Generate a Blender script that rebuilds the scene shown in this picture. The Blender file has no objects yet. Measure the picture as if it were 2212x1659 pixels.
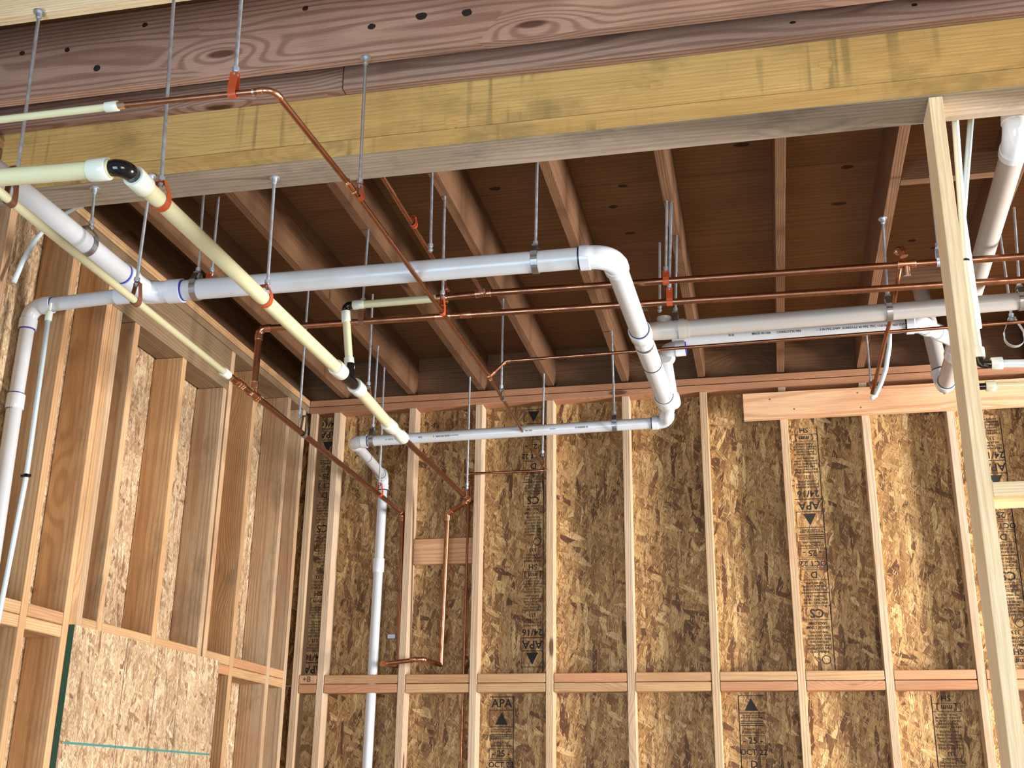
import bpy, bmesh, math, random
from mathutils import Vector, Matrix

# ---------------------------------------------------------------- camera, world, lights, exposure
SC = bpy.context.scene
COL = SC.collection
cam_d = bpy.data.cameras.new('camera')
cam = bpy.data.objects.new('camera', cam_d)
COL.objects.link(cam)
cam_d.sensor_width = 36.0
cam_d.lens = 36.0 * 2530.1 / 2212.0
cam_d.clip_start = 0.05
_yaw, _pitch, _roll = -0.21695, 0.33983, 0.0132
_fw = Vector((math.sin(_yaw) * math.cos(_pitch), math.cos(_yaw) * math.cos(_pitch), math.sin(_pitch)))
_rt = Vector((math.cos(_yaw), -math.sin(_yaw), 0))
_up = _rt.cross(_fw)
_r2 = _rt * math.cos(_roll) + _up * math.sin(_roll)
_u2 = -_rt * math.sin(_roll) + _up * math.cos(_roll)
_m = Matrix((_r2, _u2, -_fw)).transposed().to_4x4()
_m.translation = Vector((0, 0, 1.75))
cam.matrix_world = _m
SC.camera = cam

SC.view_settings.view_transform = 'Standard'
SC.view_settings.look = 'None'
SC.view_settings.gamma = 1
SC.view_settings.exposure = 0.42
SC.view_settings.use_curve_mapping = False

SC.cycles.max_bounces = 7
SC.cycles.diffuse_bounces = 3
SC.cycles.glossy_bounces = 3
SC.cycles.adaptive_threshold = 0.02

world = bpy.data.worlds.new('world')
SC.world = world
world.use_nodes = True
bgn = world.node_tree.nodes['Background']
bgn.inputs[0].default_value = (0.80, 0.90, 1.0, 1)
bgn.inputs[1].default_value = 0.24


def area(name, loc, target, sx, sy, power, color):
    l = bpy.data.lights.new(name, 'AREA')
    l.shape = 'RECTANGLE'
    l.size, l.size_y, l.energy, l.color = sx, sy, power, color
    o = bpy.data.objects.new(name, l)
    COL.objects.link(o)
    o.location = loc
    o.rotation_euler = (Vector(target) - Vector(loc)).to_track_quat('-Z', 'Y').to_euler()
    return o


area('daylight_doorway', (-1.9, -1.6, 1.25), (-1.2, 4.0, 3.3), 2.2, 2.2, 135, (0.56, 0.78, 1.0))
area('daylight_front_opening', (2.3, -1.8, 1.7), (0.4, 5.0, 2.7), 2.0, 2.2, 110, (1.0, 0.96, 0.90))
area('daylight_side_window', (5.2, 4.0, 1.9), (-1.5, 5.6, 2.6), 0.7, 2.0, 640, (1.0, 0.97, 0.95))

# measured points of the place (metres)
P = {'x_elb':(-2.588,3.500,3.429),
     'x_red':(-2.077,3.510,3.448),
     'x_wye':(-2.127,3.510,3.452),
     'x_end':(-0.441,3.520,3.457),
     'riser_cpl':(-2.588,3.500,3.063),
     'riser_bot':(-2.572,3.500,2.049),
     'p_join':(-2.117,3.500,3.469),
     'p_clamp':(-2.129,3.120,3.473),
     'p_far':(-2.168,1.901,3.486),
     'y_hub':(-0.422,4.220,3.451),
     'y_end':(-0.398,5.050,3.448),
     'l_l':(-0.394,4.270,3.480),
     'l_r':(1.173,4.270,3.504),
     'ch_l':(-0.330,4.620,3.581),
     'ch_r':(0.669,4.620,3.574),
     's_end':(-0.370,5.120,3.470),
     'sm_el':(-0.413,5.250,3.415),
     'sm_l':(-1.942,5.220,3.387),
     'red_bot':(-0.403,5.120,3.434),
     'v_elb':(-2.039,5.985,3.417),
     'v_mid':(-2.042,5.985,2.923),
     'v_bot':(-2.051,5.985,1.618),
     'b_cl2':(-1.505,3.190,3.236),
     'b_end':(-1.517,5.860,3.235),
     'b_elb':(-1.511,2.315,3.226),
     'b_cl1':(-1.505,2.501,3.235),
     'b_tee':(-1.506,3.974,3.238),
     'b_cl3':(-1.508,4.216,3.237),
     'b_red':(-1.519,4.523,3.227),
     'b_red2':(-1.519,4.647,3.228),
     'b_tee2':(-1.506,3.875,3.239),
     'b_left':(-2.205,2.315,3.243),
     'e_up':(-1.546,3.974,3.554),
     'e_c':(-1.177,3.974,3.556),
     'e_tee':(-0.991,3.974,3.562),
     'e_cl':(-0.295,3.974,3.559),
     'e_t2':(0.549,3.974,3.551),
     'e_r':(1.218,3.974,3.543),
     'a_cl2':(-1.897,3.060,3.228),
     'a_end':(-1.897,5.930,3.200),
     'a_cl1':(-1.903,2.420,3.227),
     'a_cpl':(-1.904,3.735,3.212),
     'a_tee':(-1.903,3.983,3.211),
     'a_cl3':(-1.903,4.496,3.207),
     'a_cl4':(-1.899,5.523,3.202),
     'a_rc':(-1.903,3.854,3.212),
     'a_far':(-1.897,2.036,3.238),
     'd_elb':(-1.903,3.983,3.488),
     'd_tee':(-1.150,3.983,3.484),
     'd_cl':(-0.290,3.983,3.476),
     'd_r':(1.208,3.983,3.459),
     'c_cl1':(-1.106,2.900,3.416),
     'c_end':(-1.105,5.880,3.383),
     'c_elb':(-1.124,2.328,3.412),
     'c_f':(-1.086,4.483,3.411),
     'c_cl2':(-1.091,3.779,3.415),
     'c_cl3':(-1.090,4.759,3.405),
     'c_cl4':(-1.103,5.768,3.386),
     'c_cpl':(-1.111,2.833,3.413),
     'c_cx':(-1.241,2.328,3.422),
     'c_cpv':(-1.575,2.328,3.418),
     'c_l':(-2.255,2.328,3.418),
     'c_elb2':(-1.551,5.880,3.383),
     'c_r1':(-1.575,6.000,3.323),
     'c_rbot':(-1.559,6.000,1.669),
     'f_1':(-1.015,4.483,3.476),
     'f_r':(1.335,4.483,3.506),
     'b_l1':(-1.647,5.880,3.179),
     'b_dn':(-1.674,5.980,3.168),
     'b_bot':(-1.676,5.980,2.396),
     'a_dn':(-1.919,5.980,3.171),
     'a_bot':(-1.904,5.980,2.389),
     'j_l':(-1.943,5.800,2.384),
     'j_r':(-1.724,5.800,2.405),
     'g_n':(-1.182,3.300,3.713),
     'g_e':(-1.137,3.983,3.644),
     'h_a':(-0.969,3.674,3.512),
     'q_top':(0.830,3.340,3.760),
     'q_elb':(0.818,3.340,3.648),
     'q_end':(0.860,5.450,3.575),
     'v2_top':(0.800,5.450,4.119),
     'v2_bot':(0.687,4.660,3.306),
     'q_w':(0.849,4.908,3.594),
     't1_t':(0.634,3.260,3.689),
     't1_m':(0.611,3.260,3.219),
     't1_b':(0.614,3.260,2.940),
     't1_r':(0.874,3.260,2.927),
     't2_t':(0.684,3.280,3.705),
     't2_b':(0.624,3.280,3.371),
     't3_e':(0.615,3.300,2.853),
     't3_r':(0.871,3.300,2.846),
     'r1_b':(-1.957,2.500,3.323),
     'r1_t':(-1.978,2.500,3.897),
     'r2_b':(-1.515,2.500,3.282),
     'r2_t':(-1.563,2.500,4.135),
     'r3_b':(-1.243,2.330,3.473),
     'r3_t':(-1.254,2.330,3.897),
     'r4_b':(-1.108,2.900,3.453),
     'r4_t':(-1.114,2.900,3.897),
     'r5_b':(-2.128,3.120,3.524),
     'r5_t':(-2.136,3.120,3.670),
     'r6_b':(-1.909,3.080,3.282),
     'r6_t':(-1.907,3.080,3.670),
     'r7_b':(-1.936,3.512,3.517),
     'r7_t':(-1.952,3.512,3.885),
     'r8_b':(-1.941,3.620,3.567),
     'r8_t':(-1.946,3.620,3.885),
     'r9_b':(-1.501,3.170,3.279),
     'r9_t':(-1.510,3.170,3.670),
     'r10_b':(-1.095,3.600,3.579),
     'r10_t':(-1.101,3.600,3.885),
     'r11_b':(-1.097,3.780,3.475),
     'r11_t':(-1.103,3.780,3.885),
     'r12_b':(-0.700,3.518,3.512),
     'r12_t':(-0.696,3.518,3.885),
     'r13_b':(-0.299,3.974,3.592),
     'r13_t':(-0.287,3.974,3.885),
     'r14_b':(-0.289,3.983,3.526),
     'r14_t':(-0.270,3.983,3.885),
     'r15_b':(-0.289,4.270,3.551),
     'r15_t':(-0.273,4.270,3.885),
     'r16_b':(-1.926,4.496,3.287),
     'r16_t':(-1.930,4.496,3.885),
     'r17_b':(-1.658,4.600,3.444),
     'r17_t':(-1.663,4.600,3.885),
     'r18_b':(-1.478,3.983,3.564),
     'r18_t':(-1.474,3.983,3.885),
     'r19_b':(-1.846,5.220,3.453),
     'r19_t':(-1.843,5.220,3.885),
     'r20_b':(-1.902,5.523,3.253),
     'r20_t':(-1.909,5.523,3.885),
     'r21_b':(-1.097,4.759,3.449),
     'r21_t':(-1.095,4.759,3.885),
     'r22_b':(-1.500,5.750,3.276),
     'r22_t':(-1.500,5.750,3.885),
     'r23_b':(-1.104,5.768,3.438),
     'r23_t':(-1.098,5.768,3.885),
     'r24_b':(-0.657,5.230,3.454),
     'r24_t':(-0.663,5.230,3.885),
     'r25_b':(0.509,4.270,3.557),
     'r25_t':(0.520,4.270,3.885),
     'r26_b':(0.539,5.500,3.635),
     'r26_t':(0.540,5.500,3.885),
     'r27_b':(0.976,4.270,3.548),
     'r27_t':(0.998,4.270,3.885),
     'r28_b':(-0.354,4.320,3.592),
     'r28_t':(-0.346,4.320,3.885),
     'r8_p':(-1.946,3.620,3.526),
     'cl16':(-1.903,4.496,3.207),
     'cl22':(-1.519,5.800,3.235),
     'sm_c1':(-1.847,5.220,3.389),
     'sm_c2':(-0.656,5.230,3.408),
     'x_c1':(-1.944,3.512,3.460),
     'x_c2':(-0.700,3.518,3.464),
     'l_c1':(-0.286,4.270,3.480),
     'l_c2':(0.975,4.270,3.501),
     'g_cl':(-1.099,3.600,3.554),
     'g_bend':(-1.132,3.850,3.612),
     'ver_t':(-1.137,3.983,3.652),
     'c18':(-1.476,3.983,3.488),
     'wht_t':(-2.464,3.440,3.380),
     'wht_b':(-2.454,3.440,2.768),
     'wht_e':(-2.481,3.440,2.160),
     'arc0':(-2.440,3.192,3.380),
     'arc1':(-2.440,3.220,3.476),
     'arc2':(-2.440,3.264,3.572),
     'arc3':(-2.440,3.314,3.652),
     'arc4':(-2.440,3.394,3.741),
     'arc5':(-2.440,3.469,3.810),
     'arc6':(-2.440,3.563,3.884),
     'cu0':(0.545,4.134,3.611),
     'cu1':(0.544,4.234,3.592),
     'cu2':(0.535,4.334,3.544),
     'cu3':(0.524,4.434,3.509),
     'cu4':(0.507,4.534,3.462),
     'cu5':(0.488,4.634,3.396),
     'cu6':(0.465,4.734,3.329),
     'wt0':(0.561,4.750,3.610),
     'wt1':(0.556,4.780,3.543),
     'wt2':(0.536,4.810,3.456),
     'wt3':(0.515,4.840,3.407),
     'wt4':(0.489,4.870,3.361),
     'e_cap':(0.541,3.974,3.603),
     'cstub':(0.544,5.500,3.619),
     'st1l':(0.175,6.038,3.408),
     'st1r':(0.314,6.038,3.401),
     'st1b':(0.224,6.038,2.361),
     'st2l':(-1.281,6.038,3.217),
     'st2r':(-1.169,6.038,3.213),
     'st3l':(-2.517,6.038,3.534),
     'st3r':(-2.416,6.038,3.529),
     'st4l':(1.119,6.038,3.363),
     'st4r':(1.227,6.038,3.358),
     'st5l':(-1.428,6.038,2.068),
     'st5r':(-1.298,6.038,2.068),
     'st6l':(-0.168,6.038,2.070),
     'st6r':(-0.047,6.038,2.070),
     'st7l':(0.724,6.038,2.071),
     'st7r':(0.860,6.038,2.071),
     'bd_l':(-1.853,6.000,3.069),
     'bd_r':(-1.525,6.000,3.066),
     'bd_b':(-1.847,6.000,2.930),
     'brk':(-1.968,6.030,2.551),
     'kn0':(-0.939,2.893,4.019),
     'kn1':(-0.795,2.893,4.011),
     'kn2':(-1.099,2.893,4.003),
     'kn3':(-2.038,2.893,3.976),
     'kk0':(-2.327,2.893,4.074),
     'kk1':(-2.159,2.893,4.064),
     'kk2':(-1.885,2.893,4.123),
     'kk3':(-1.325,2.893,4.105),
     'bk0':(0.260,3.085,3.816),
     'bk1':(-0.886,3.085,3.748),
     'bk2':(-0.238,3.085,3.805),
     'pk0':(-0.483,4.248,4.120),
     'pk1':(0.406,4.264,4.120),
     'pk2':(0.388,4.569,4.120),
     'pk3':(-0.544,4.419,4.120),
     'pk4':(-0.502,4.678,4.120),
     'pk5':(0.003,4.016,4.120),
     'pk6':(0.722,4.985,4.120),
     'pk7':(-1.001,4.172,4.120),
     'pk8':(0.842,5.079,4.120),
     'pk9':(-0.618,5.665,4.120),
     'jk0':(-0.723,3.050,3.811),
     'jk1':(-0.243,3.050,4.024),
     'jk2':(0.173,3.050,3.947),
     'jk3':(0.522,3.050,3.958),
     'jk4':(-0.839,3.050,4.006),
     'jk5':(-0.511,3.050,3.872),
     's1':(-2.320,5.950,2.371),
     's2':(-1.876,5.950,2.367),
     's3':(-1.495,5.950,2.363),
     's4':(-1.098,5.950,2.360),
     's5':(-0.687,5.950,2.356),
     's6':(-0.274,5.950,2.352),
     's7':(0.134,5.950,2.349),
     's8':(0.541,5.950,2.345),
     's9':(0.954,5.950,2.341),
     'bl1':(0.641,4.063,3.885),
     'bl2':(0.627,3.929,3.885),
     'bl3':(0.663,5.014,3.885),
     'cleatt':(0.572,3.090,2.521),
     'postt':(0.562,3.090,3.582)}

def V(k):
    return Vector(P[k]) if isinstance(k, str) else Vector(k)


# ---------------------------------------------------------------- materials
def new_mat(name):
    m = bpy.data.materials.new(name)
    m.use_nodes = True
    nt = m.node_tree
    nt.nodes.clear()
    out = nt.nodes.new('ShaderNodeOutputMaterial')
    b = nt.nodes.new('ShaderNodeBsdfPrincipled')
    nt.links.new(b.outputs[0], out.inputs[0])
    return m, nt, b


class G:
    """tiny node-graph helper"""
    def __init__(self, nt):
        self.nt = nt

    def n(self, t, **kw):
        x = self.nt.nodes.new(t)
        for k, v in kw.items():
            setattr(x, k, v)
        return x

    def put(self, sock, v):
        if hasattr(v, 'links') or isinstance(v, bpy.types.NodeSocket):
            self.nt.links.new(v, sock)
        else:
            sock.default_value = v

    def math(self, op, a, b=0.0, c=0.0):
        x = self.n('ShaderNodeMath', operation=op)
        self.put(x.inputs[0], a)
        self.put(x.inputs[1], b)
        if op in ('MULTIPLY_ADD', 'SMOOTHSTEP'):
            self.put(x.inputs[2], c)
        return x.outputs[0]

    def vmath(self, op, a, b=(0, 0, 0)):
        x = self.n('ShaderNodeVectorMath', operation=op)
        self.put(x.inputs[0], a)
        self.put(x.inputs[1], b)
        return x.outputs['Value'] if op in ('LENGTH', 'DISTANCE') else x.outputs[0]

    def mix(self, f, a, b, blend='MIX'):
        x = self.n('ShaderNodeMix', data_type='RGBA', blend_type=blend)
        self.put(x.inputs[0], f)
        self.put(x.inputs[6], a)
        self.put(x.inputs[7], b)
        return x.outputs[2]

    def noise(self, vec, scale, detail=3, rough=0.55, dim='3D'):
        x = self.n('ShaderNodeTexNoise', noise_dimensions=dim)
        self.put(x.inputs['Vector'], vec)
        x.inputs['Scale'].default_value = scale
        x.inputs['Detail'].default_value = detail
        x.inputs['Roughness'].default_value = rough
        return x.outputs[0]

    def ramp(self, v, lo, hi, a=0.0, b=1.0):
        x = self.n('ShaderNodeMapRange', interpolation_type='SMOOTHSTEP')
        self.put(x.inputs[0], v)
        self.put(x.inputs[1], lo)
        self.put(x.inputs[2], hi)
        self.put(x.inputs[3], a)
        self.put(x.inputs[4], b)
        return x.outputs[0]


def rgb(h):
    """sRGB 0-255 tuple to linear rgba"""
    return tuple((c / 255 / 12.92 if c / 255 <= 0.04045 else ((c / 255 + 0.055) / 1.055) ** 2.4) for c in h) + (1,)


def wood(name, light, dark, ring=0.0075, knots=0.5, stain=0.0, stain_col=(70, 62, 55), vary=0.25, alt=None, streak=0.0, wave=1.0, grey=0.0, lines=0.38):
    m, nt, b = new_mat(name)
    g = G(nt)
    tc = g.n('ShaderNodeTexCoord')
    oi = g.n('ShaderNodeObjectInfo')
    rnd = oi.outputs['Random']
    off = g.n('ShaderNodeCombineXYZ')
    g.put(off.inputs[0], g.math('MULTIPLY', rnd, 37.0))
    g.put(off.inputs[1], g.math('MULTIPLY', rnd, 11.0))
    g.put(off.inputs[2], g.math('MULTIPLY', rnd, 17.0))
    p = g.vmath('ADD', tc.outputs['Object'], off.outputs[0])
    ps = g.vmath('MULTIPLY', p, (0.9, 6.0, 6.0))
    big = g.noise(g.vmath('MULTIPLY', p, (0.8, 5.0, 5.0)), 1.0, 2, 0.4)
    # knots
    vo = g.n('ShaderNodeTexVoronoi', feature='F1')
    g.put(vo.inputs['Vector'], g.vmath('MULTIPLY', p, (2.0, 7.0, 7.0)))
    vo.inputs['Scale'].default_value = 1.0
    d = vo.outputs['Distance']
    sep = g.n('ShaderNodeSeparateColor')
    g.put(sep.inputs[0], vo.outputs['Color'])
    on = g.math('LESS_THAN', sep.outputs[0], knots)
    kn = g.math('MULTIPLY', on, g.ramp(d, 0.0, 0.55, 1.0, 0.0))
    core = g.math('MULTIPLY', on, g.ramp(d, 0.07, 0.13, 1.0, 0.0))
    # rings
    xyz = g.n('ShaderNodeSeparateXYZ')
    g.put(xyz.inputs[0], tc.outputs['Object'])
    cy = g.math('ADD', xyz.outputs[1], g.math('MULTIPLY_ADD', rnd, 0.16, -0.08))
    cz = g.math('ADD', xyz.outputs[2], g.math('MULTIPLY_ADD', rnd, 0.10, 0.04))
    r = g.math('SQRT', g.math('ADD', g.math('MULTIPLY', cy, cy), g.math('MULTIPLY', cz, cz)))
    r = g.math('ADD', r, g.math('MULTIPLY', big, 0.034 * wave))
    r = g.math('ADD', r, g.math('MULTIPLY', kn, 0.045))
    s = g.math('SINE', g.math('MULTIPLY', r, 6.283 / ring))
    line = g.ramp(s, -0.3, 1.0)
    fib = g.noise(g.vmath('MULTIPLY', p, (8.0, 260.0, 260.0)), 1.0, 2, 0.6)
    low = g.noise(g.vmath('MULTIPLY', p, (1.2, 3.0, 3.0)), 1.0, 3, 0.6)
    L, D = rgb(light), rgb(dark)
    base = L
    if alt:
        base = g.mix(g.ramp(g.math('FRACT', g.math('MULTIPLY', rnd, 7.31)), 0.25, 0.75), L, rgb(alt))
    c = g.mix(g.math('MULTIPLY', line, lines), base, D)
    c = g.mix(g.ramp(low, 0.35, 0.7, 0.0, 0.45), c, D)
    fv = g.ramp(fib, 0.25, 0.75, 0.86, 1.10)
    val = g.math('MULTIPLY', fv, g.math('MULTIPLY_ADD', g.math('FRACT', g.math('MULTIPLY', rnd, 3.77)), vary, 1 - vary * 0.5))
    hs = g.n('ShaderNodeHueSaturation')
    g.put(hs.inputs['Color'], c)
    g.put(hs.inputs['Value'], val)
    hs.inputs['Saturation'].default_value = 1.0 - grey
    c = hs.outputs[0]
    c = g.mix(g.math('MULTIPLY', core, 0.85), c, rgb((72, 40, 24)))
    if stain > 0:
        st = g.noise(g.vmath('MULTIPLY', p, (3.0, 5.0, 5.0)), 1.0, 5, 0.7)
        c = g.mix(g.ramp(st, 0.5, 0.72, 0.0, stain), c, rgb(stain_col))
    if streak > 0:
        # water runs across the board
        sk = g.noise(g.vmath('MULTIPLY', p, (26.0, 1.2, 1.2)), 1.0, 2, 0.5)
        sk2 = g.noise(g.vmath('MULTIPLY', p, (2.0, 4.0, 4.0)), 1.0, 2, 0.5)
        f = g.math('MULTIPLY', g.ramp(sk, 0.55, 0.70, 0.0, streak), g.ramp(sk2, 0.42, 0.6))
        c = g.mix(f, c, rgb(stain_col))
    g.put(b.inputs['Base Color'], c)
    b.inputs['Roughness'].default_value = 0.75
    b.inputs['Specular IOR Level'].default_value = 0.25
    bp = g.n('ShaderNodeBump')
    bp.inputs['Strength'].default_value = 0.25
    bp.inputs['Distance'].default_value = 0.004
    g.put(bp.inputs['Height'], g.math('ADD', fib, g.math('MULTIPLY', line, 0.4)))
    g.put(b.inputs['Normal'], bp.outputs[0])
    return m


def osb_mat(name, light, mid, dark, long_axis='Y', scale=1.0, bright=1.0):
    """oriented strand board: overlapping stretched flakes; board plane = local XY"""
    m, nt, b = new_mat(name)
    g = G(nt)
    tc = g.n('ShaderNodeTexCoord')
    oi = g.n('ShaderNodeObjectInfo')
    off = g.n('ShaderNodeCombineXYZ')
    g.put(off.inputs[0], g.math('MULTIPLY', oi.outputs['Random'], 31.0))
    g.put(off.inputs[1], g.math('MULTIPLY', oi.outputs['Random'], 17.0))
    p = g.vmath('ADD', tc.outputs['Object'], off.outputs[0])
    warp = g.n('ShaderNodeTexNoise')
    g.put(warp.inputs['Vector'], p)
    warp.inputs['Scale'].default_value = 14.0
    warp.inputs['Detail'].default_value = 2.0
    p = g.vmath('ADD', p, g.vmath('MULTIPLY', warp.outputs['Color'], (0.016, 0.016, 0)))
    col = None
    h = None
    layers = [(0.10, 14, 84), (-0.60, 18, 92), (0.70, 16, 86), (-0.22, 13, 70), (0.35, 15, 96), (-1.2, 24, 80), (0.0, 17, 104)]
    for i, (ang, sl, sw) in enumerate(layers):
        mp = g.n('ShaderNodeMapping', vector_type='POINT')
        g.put(mp.inputs['Vector'], p)
        mp.inputs['Location'].default_value = (i * 3.7, i * 5.1, i * 2.3)
        mp.inputs['Rotation'].default_value = (0, 0, ang + (0 if long_axis == 'Y' else math.pi / 2))
        q = g.vmath('MULTIPLY', mp.outputs[0], (sw * scale * 0.55, sl * scale * 0.55, 0.0))
        vo = g.n('ShaderNodeTexVoronoi', feature='F1', voronoi_dimensions='2D')
        g.put(vo.inputs['Vector'], q)
        vo.inputs['Scale'].default_value = 1.0
        vo.inputs['Randomness'].default_value = 0.95
        sp = g.n('ShaderNodeSeparateColor')
        g.put(sp.inputs[0], vo.outputs['Color'])
        tint = g.n('ShaderNodeValToRGB')
        e = tint.color_ramp.elements
        e[0].position, e[0].color = 0.0, rgb(dark)
        e[1].position, e[1].color = 1.0, rgb(light)
        k = e.new(0.12); k.color = rgb([(a * 0.55 + c * 0.45) for a, c in zip(mid, dark)])
        k = e.new(0.42); k.color = rgb(mid)
        k = e.new(0.86); k.color = rgb([(a * 0.5 + c * 0.5) for a, c in zip(mid, light)])
        g.put(tint.inputs[0], sp.outputs[1])
        fib = g.noise(g.vmath('MULTIPLY', mp.outputs[0], (300, 22, 0)), 1.0, 1, 0.6, '2D')
        cc = g.mix(g.ramp(fib, 0.35, 0.7, 0.0, 0.5), tint.outputs[0], rgb([c * 0.66 for c in mid]))
        # edge of a flake reads darker
        ed = g.ramp(vo.outputs['Distance'], 0.45, 0.9, 0.0, 0.35)
        cc = g.mix(ed, cc, rgb([c * 0.6 for c in mid]))
        if col is None:
            col, h = cc, sp.outputs[2]
        else:
            on = g.math('GREATER_THAN', sp.outputs[0], 0.62)
            on = g.math('MULTIPLY', on, g.math('LESS_THAN', vo.outputs['Distance'], 0.75))
            col = g.mix(on, col, cc)
            hm = g.n('ShaderNodeMix', data_type='FLOAT')
            g.put(hm.inputs[0], on)
            g.put(hm.inputs[2], h)
            g.put(hm.inputs[3], sp.outputs[2])
            h = hm.outputs[0]
    for i, (ang, sl, sw) in enumerate([(0.5, 16, 170), (-0.8, 18, 190), (0.05, 14, 150)]):
        mp = g.n('ShaderNodeMapping', vector_type='POINT')
        g.put(mp.inputs['Vector'], p)
        mp.inputs['Location'].default_value = (i * 7.7 + 3, i * 2.1, 0)
        mp.inputs['Rotation'].default_value = (0, 0, ang + (0 if long_axis == 'Y' else math.pi / 2))
        vo = g.n('ShaderNodeTexVoronoi', feature='F1', voronoi_dimensions='2D')
        g.put(vo.inputs['Vector'], g.vmath('MULTIPLY', mp.outputs[0], (sw * scale * 0.6, sl * scale * 0.6, 0.0)))
        sp = g.n('ShaderNodeSeparateColor')
        g.put(sp.inputs[0], vo.outputs['Color'])
        on = g.math('MULTIPLY', g.math('LESS_THAN', sp.outputs[0], 0.10), g.math('LESS_THAN', vo.outputs['Distance'], 0.5))
        col = g.mix(g.math('MULTIPLY', on, 0.8), col, g.mix(g.math('GREATER_THAN', sp.outputs[1], 0.35), rgb(light), rgb([c * 0.8 for c in dark])))
    big = g.noise(p, 2.2, 2, 0.5)
    hs = g.n('ShaderNodeHueSaturation')
    g.put(hs.inputs['Color'], col)
    g.put(hs.inputs['Value'], g.ramp(big, 0.3, 0.7, 0.88 * bright, 1.12 * bright))
    g.put(b.inputs['Base Color'], hs.outputs[0])
    b.inputs['Roughness'].default_value = 0.6
    b.inputs['Specular IOR Level'].default_value = 0.35
    bp = g.n('ShaderNodeBump')
    bp.inputs['Strength'].default_value = 0.9
    bp.inputs['Distance'].default_value = 0.004
    g.put(bp.inputs['Height'], h)
    g.put(b.inputs['Normal'], bp.outputs[0])
    return m


def plastic(name, col, rough=0.3, dirt=0.12, dirt_col=(150, 130, 110), trans=0.0):
    m, nt, b = new_mat(name)
    g = G(nt)
    tc = g.n('ShaderNodeTexCoord')
    n1 = g.noise(tc.outputs['Object'], 9.0, 4, 0.6)
    c = g.mix(g.ramp(n1, 0.5, 0.8, 0.0, dirt), rgb(col), rgb(dirt_col))
    g.put(b.inputs['Base Color'], c)
    b.inputs['Roughness'].default_value = rough
    b.inputs['Coat Weight'].default_value = 0.15
    if trans:
        b.inputs['Subsurface Weight'].default_value = trans
        b.inputs['Subsurface Radius'].default_value = (0.01, 0.01, 0.008)
    return m


def metal(name, col, rough=0.25, ox=None, oxw=0.4, scale=14.0):
    m, nt, b = new_mat(name)
    g = G(nt)
    c = rgb(col)
    if ox:
        tc = g.n('ShaderNodeTexCoord')
        n1 = g.noise(tc.outputs['Object'], scale, 4, 0.65)
        c = g.mix(g.ramp(n1, 0.4, 0.7, 0.0, oxw), c, rgb(ox))
        g.put(b.inputs['Roughness'], g.ramp(n1, 0.35, 0.7, rough, rough + 0.18))
    else:
        b.inputs['Roughness'].default_value = rough
    g.put(b.inputs['Base Color'], c)
    b.inputs['Metallic'].default_value = 1.0
    return m


def flat(name, col, rough=0.7):
    m, nt, b = new_mat(name)
    b.inputs['Base Color'].default_value = rgb(col)
    b.inputs['Roughness'].default_value = rough
    return m


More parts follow.
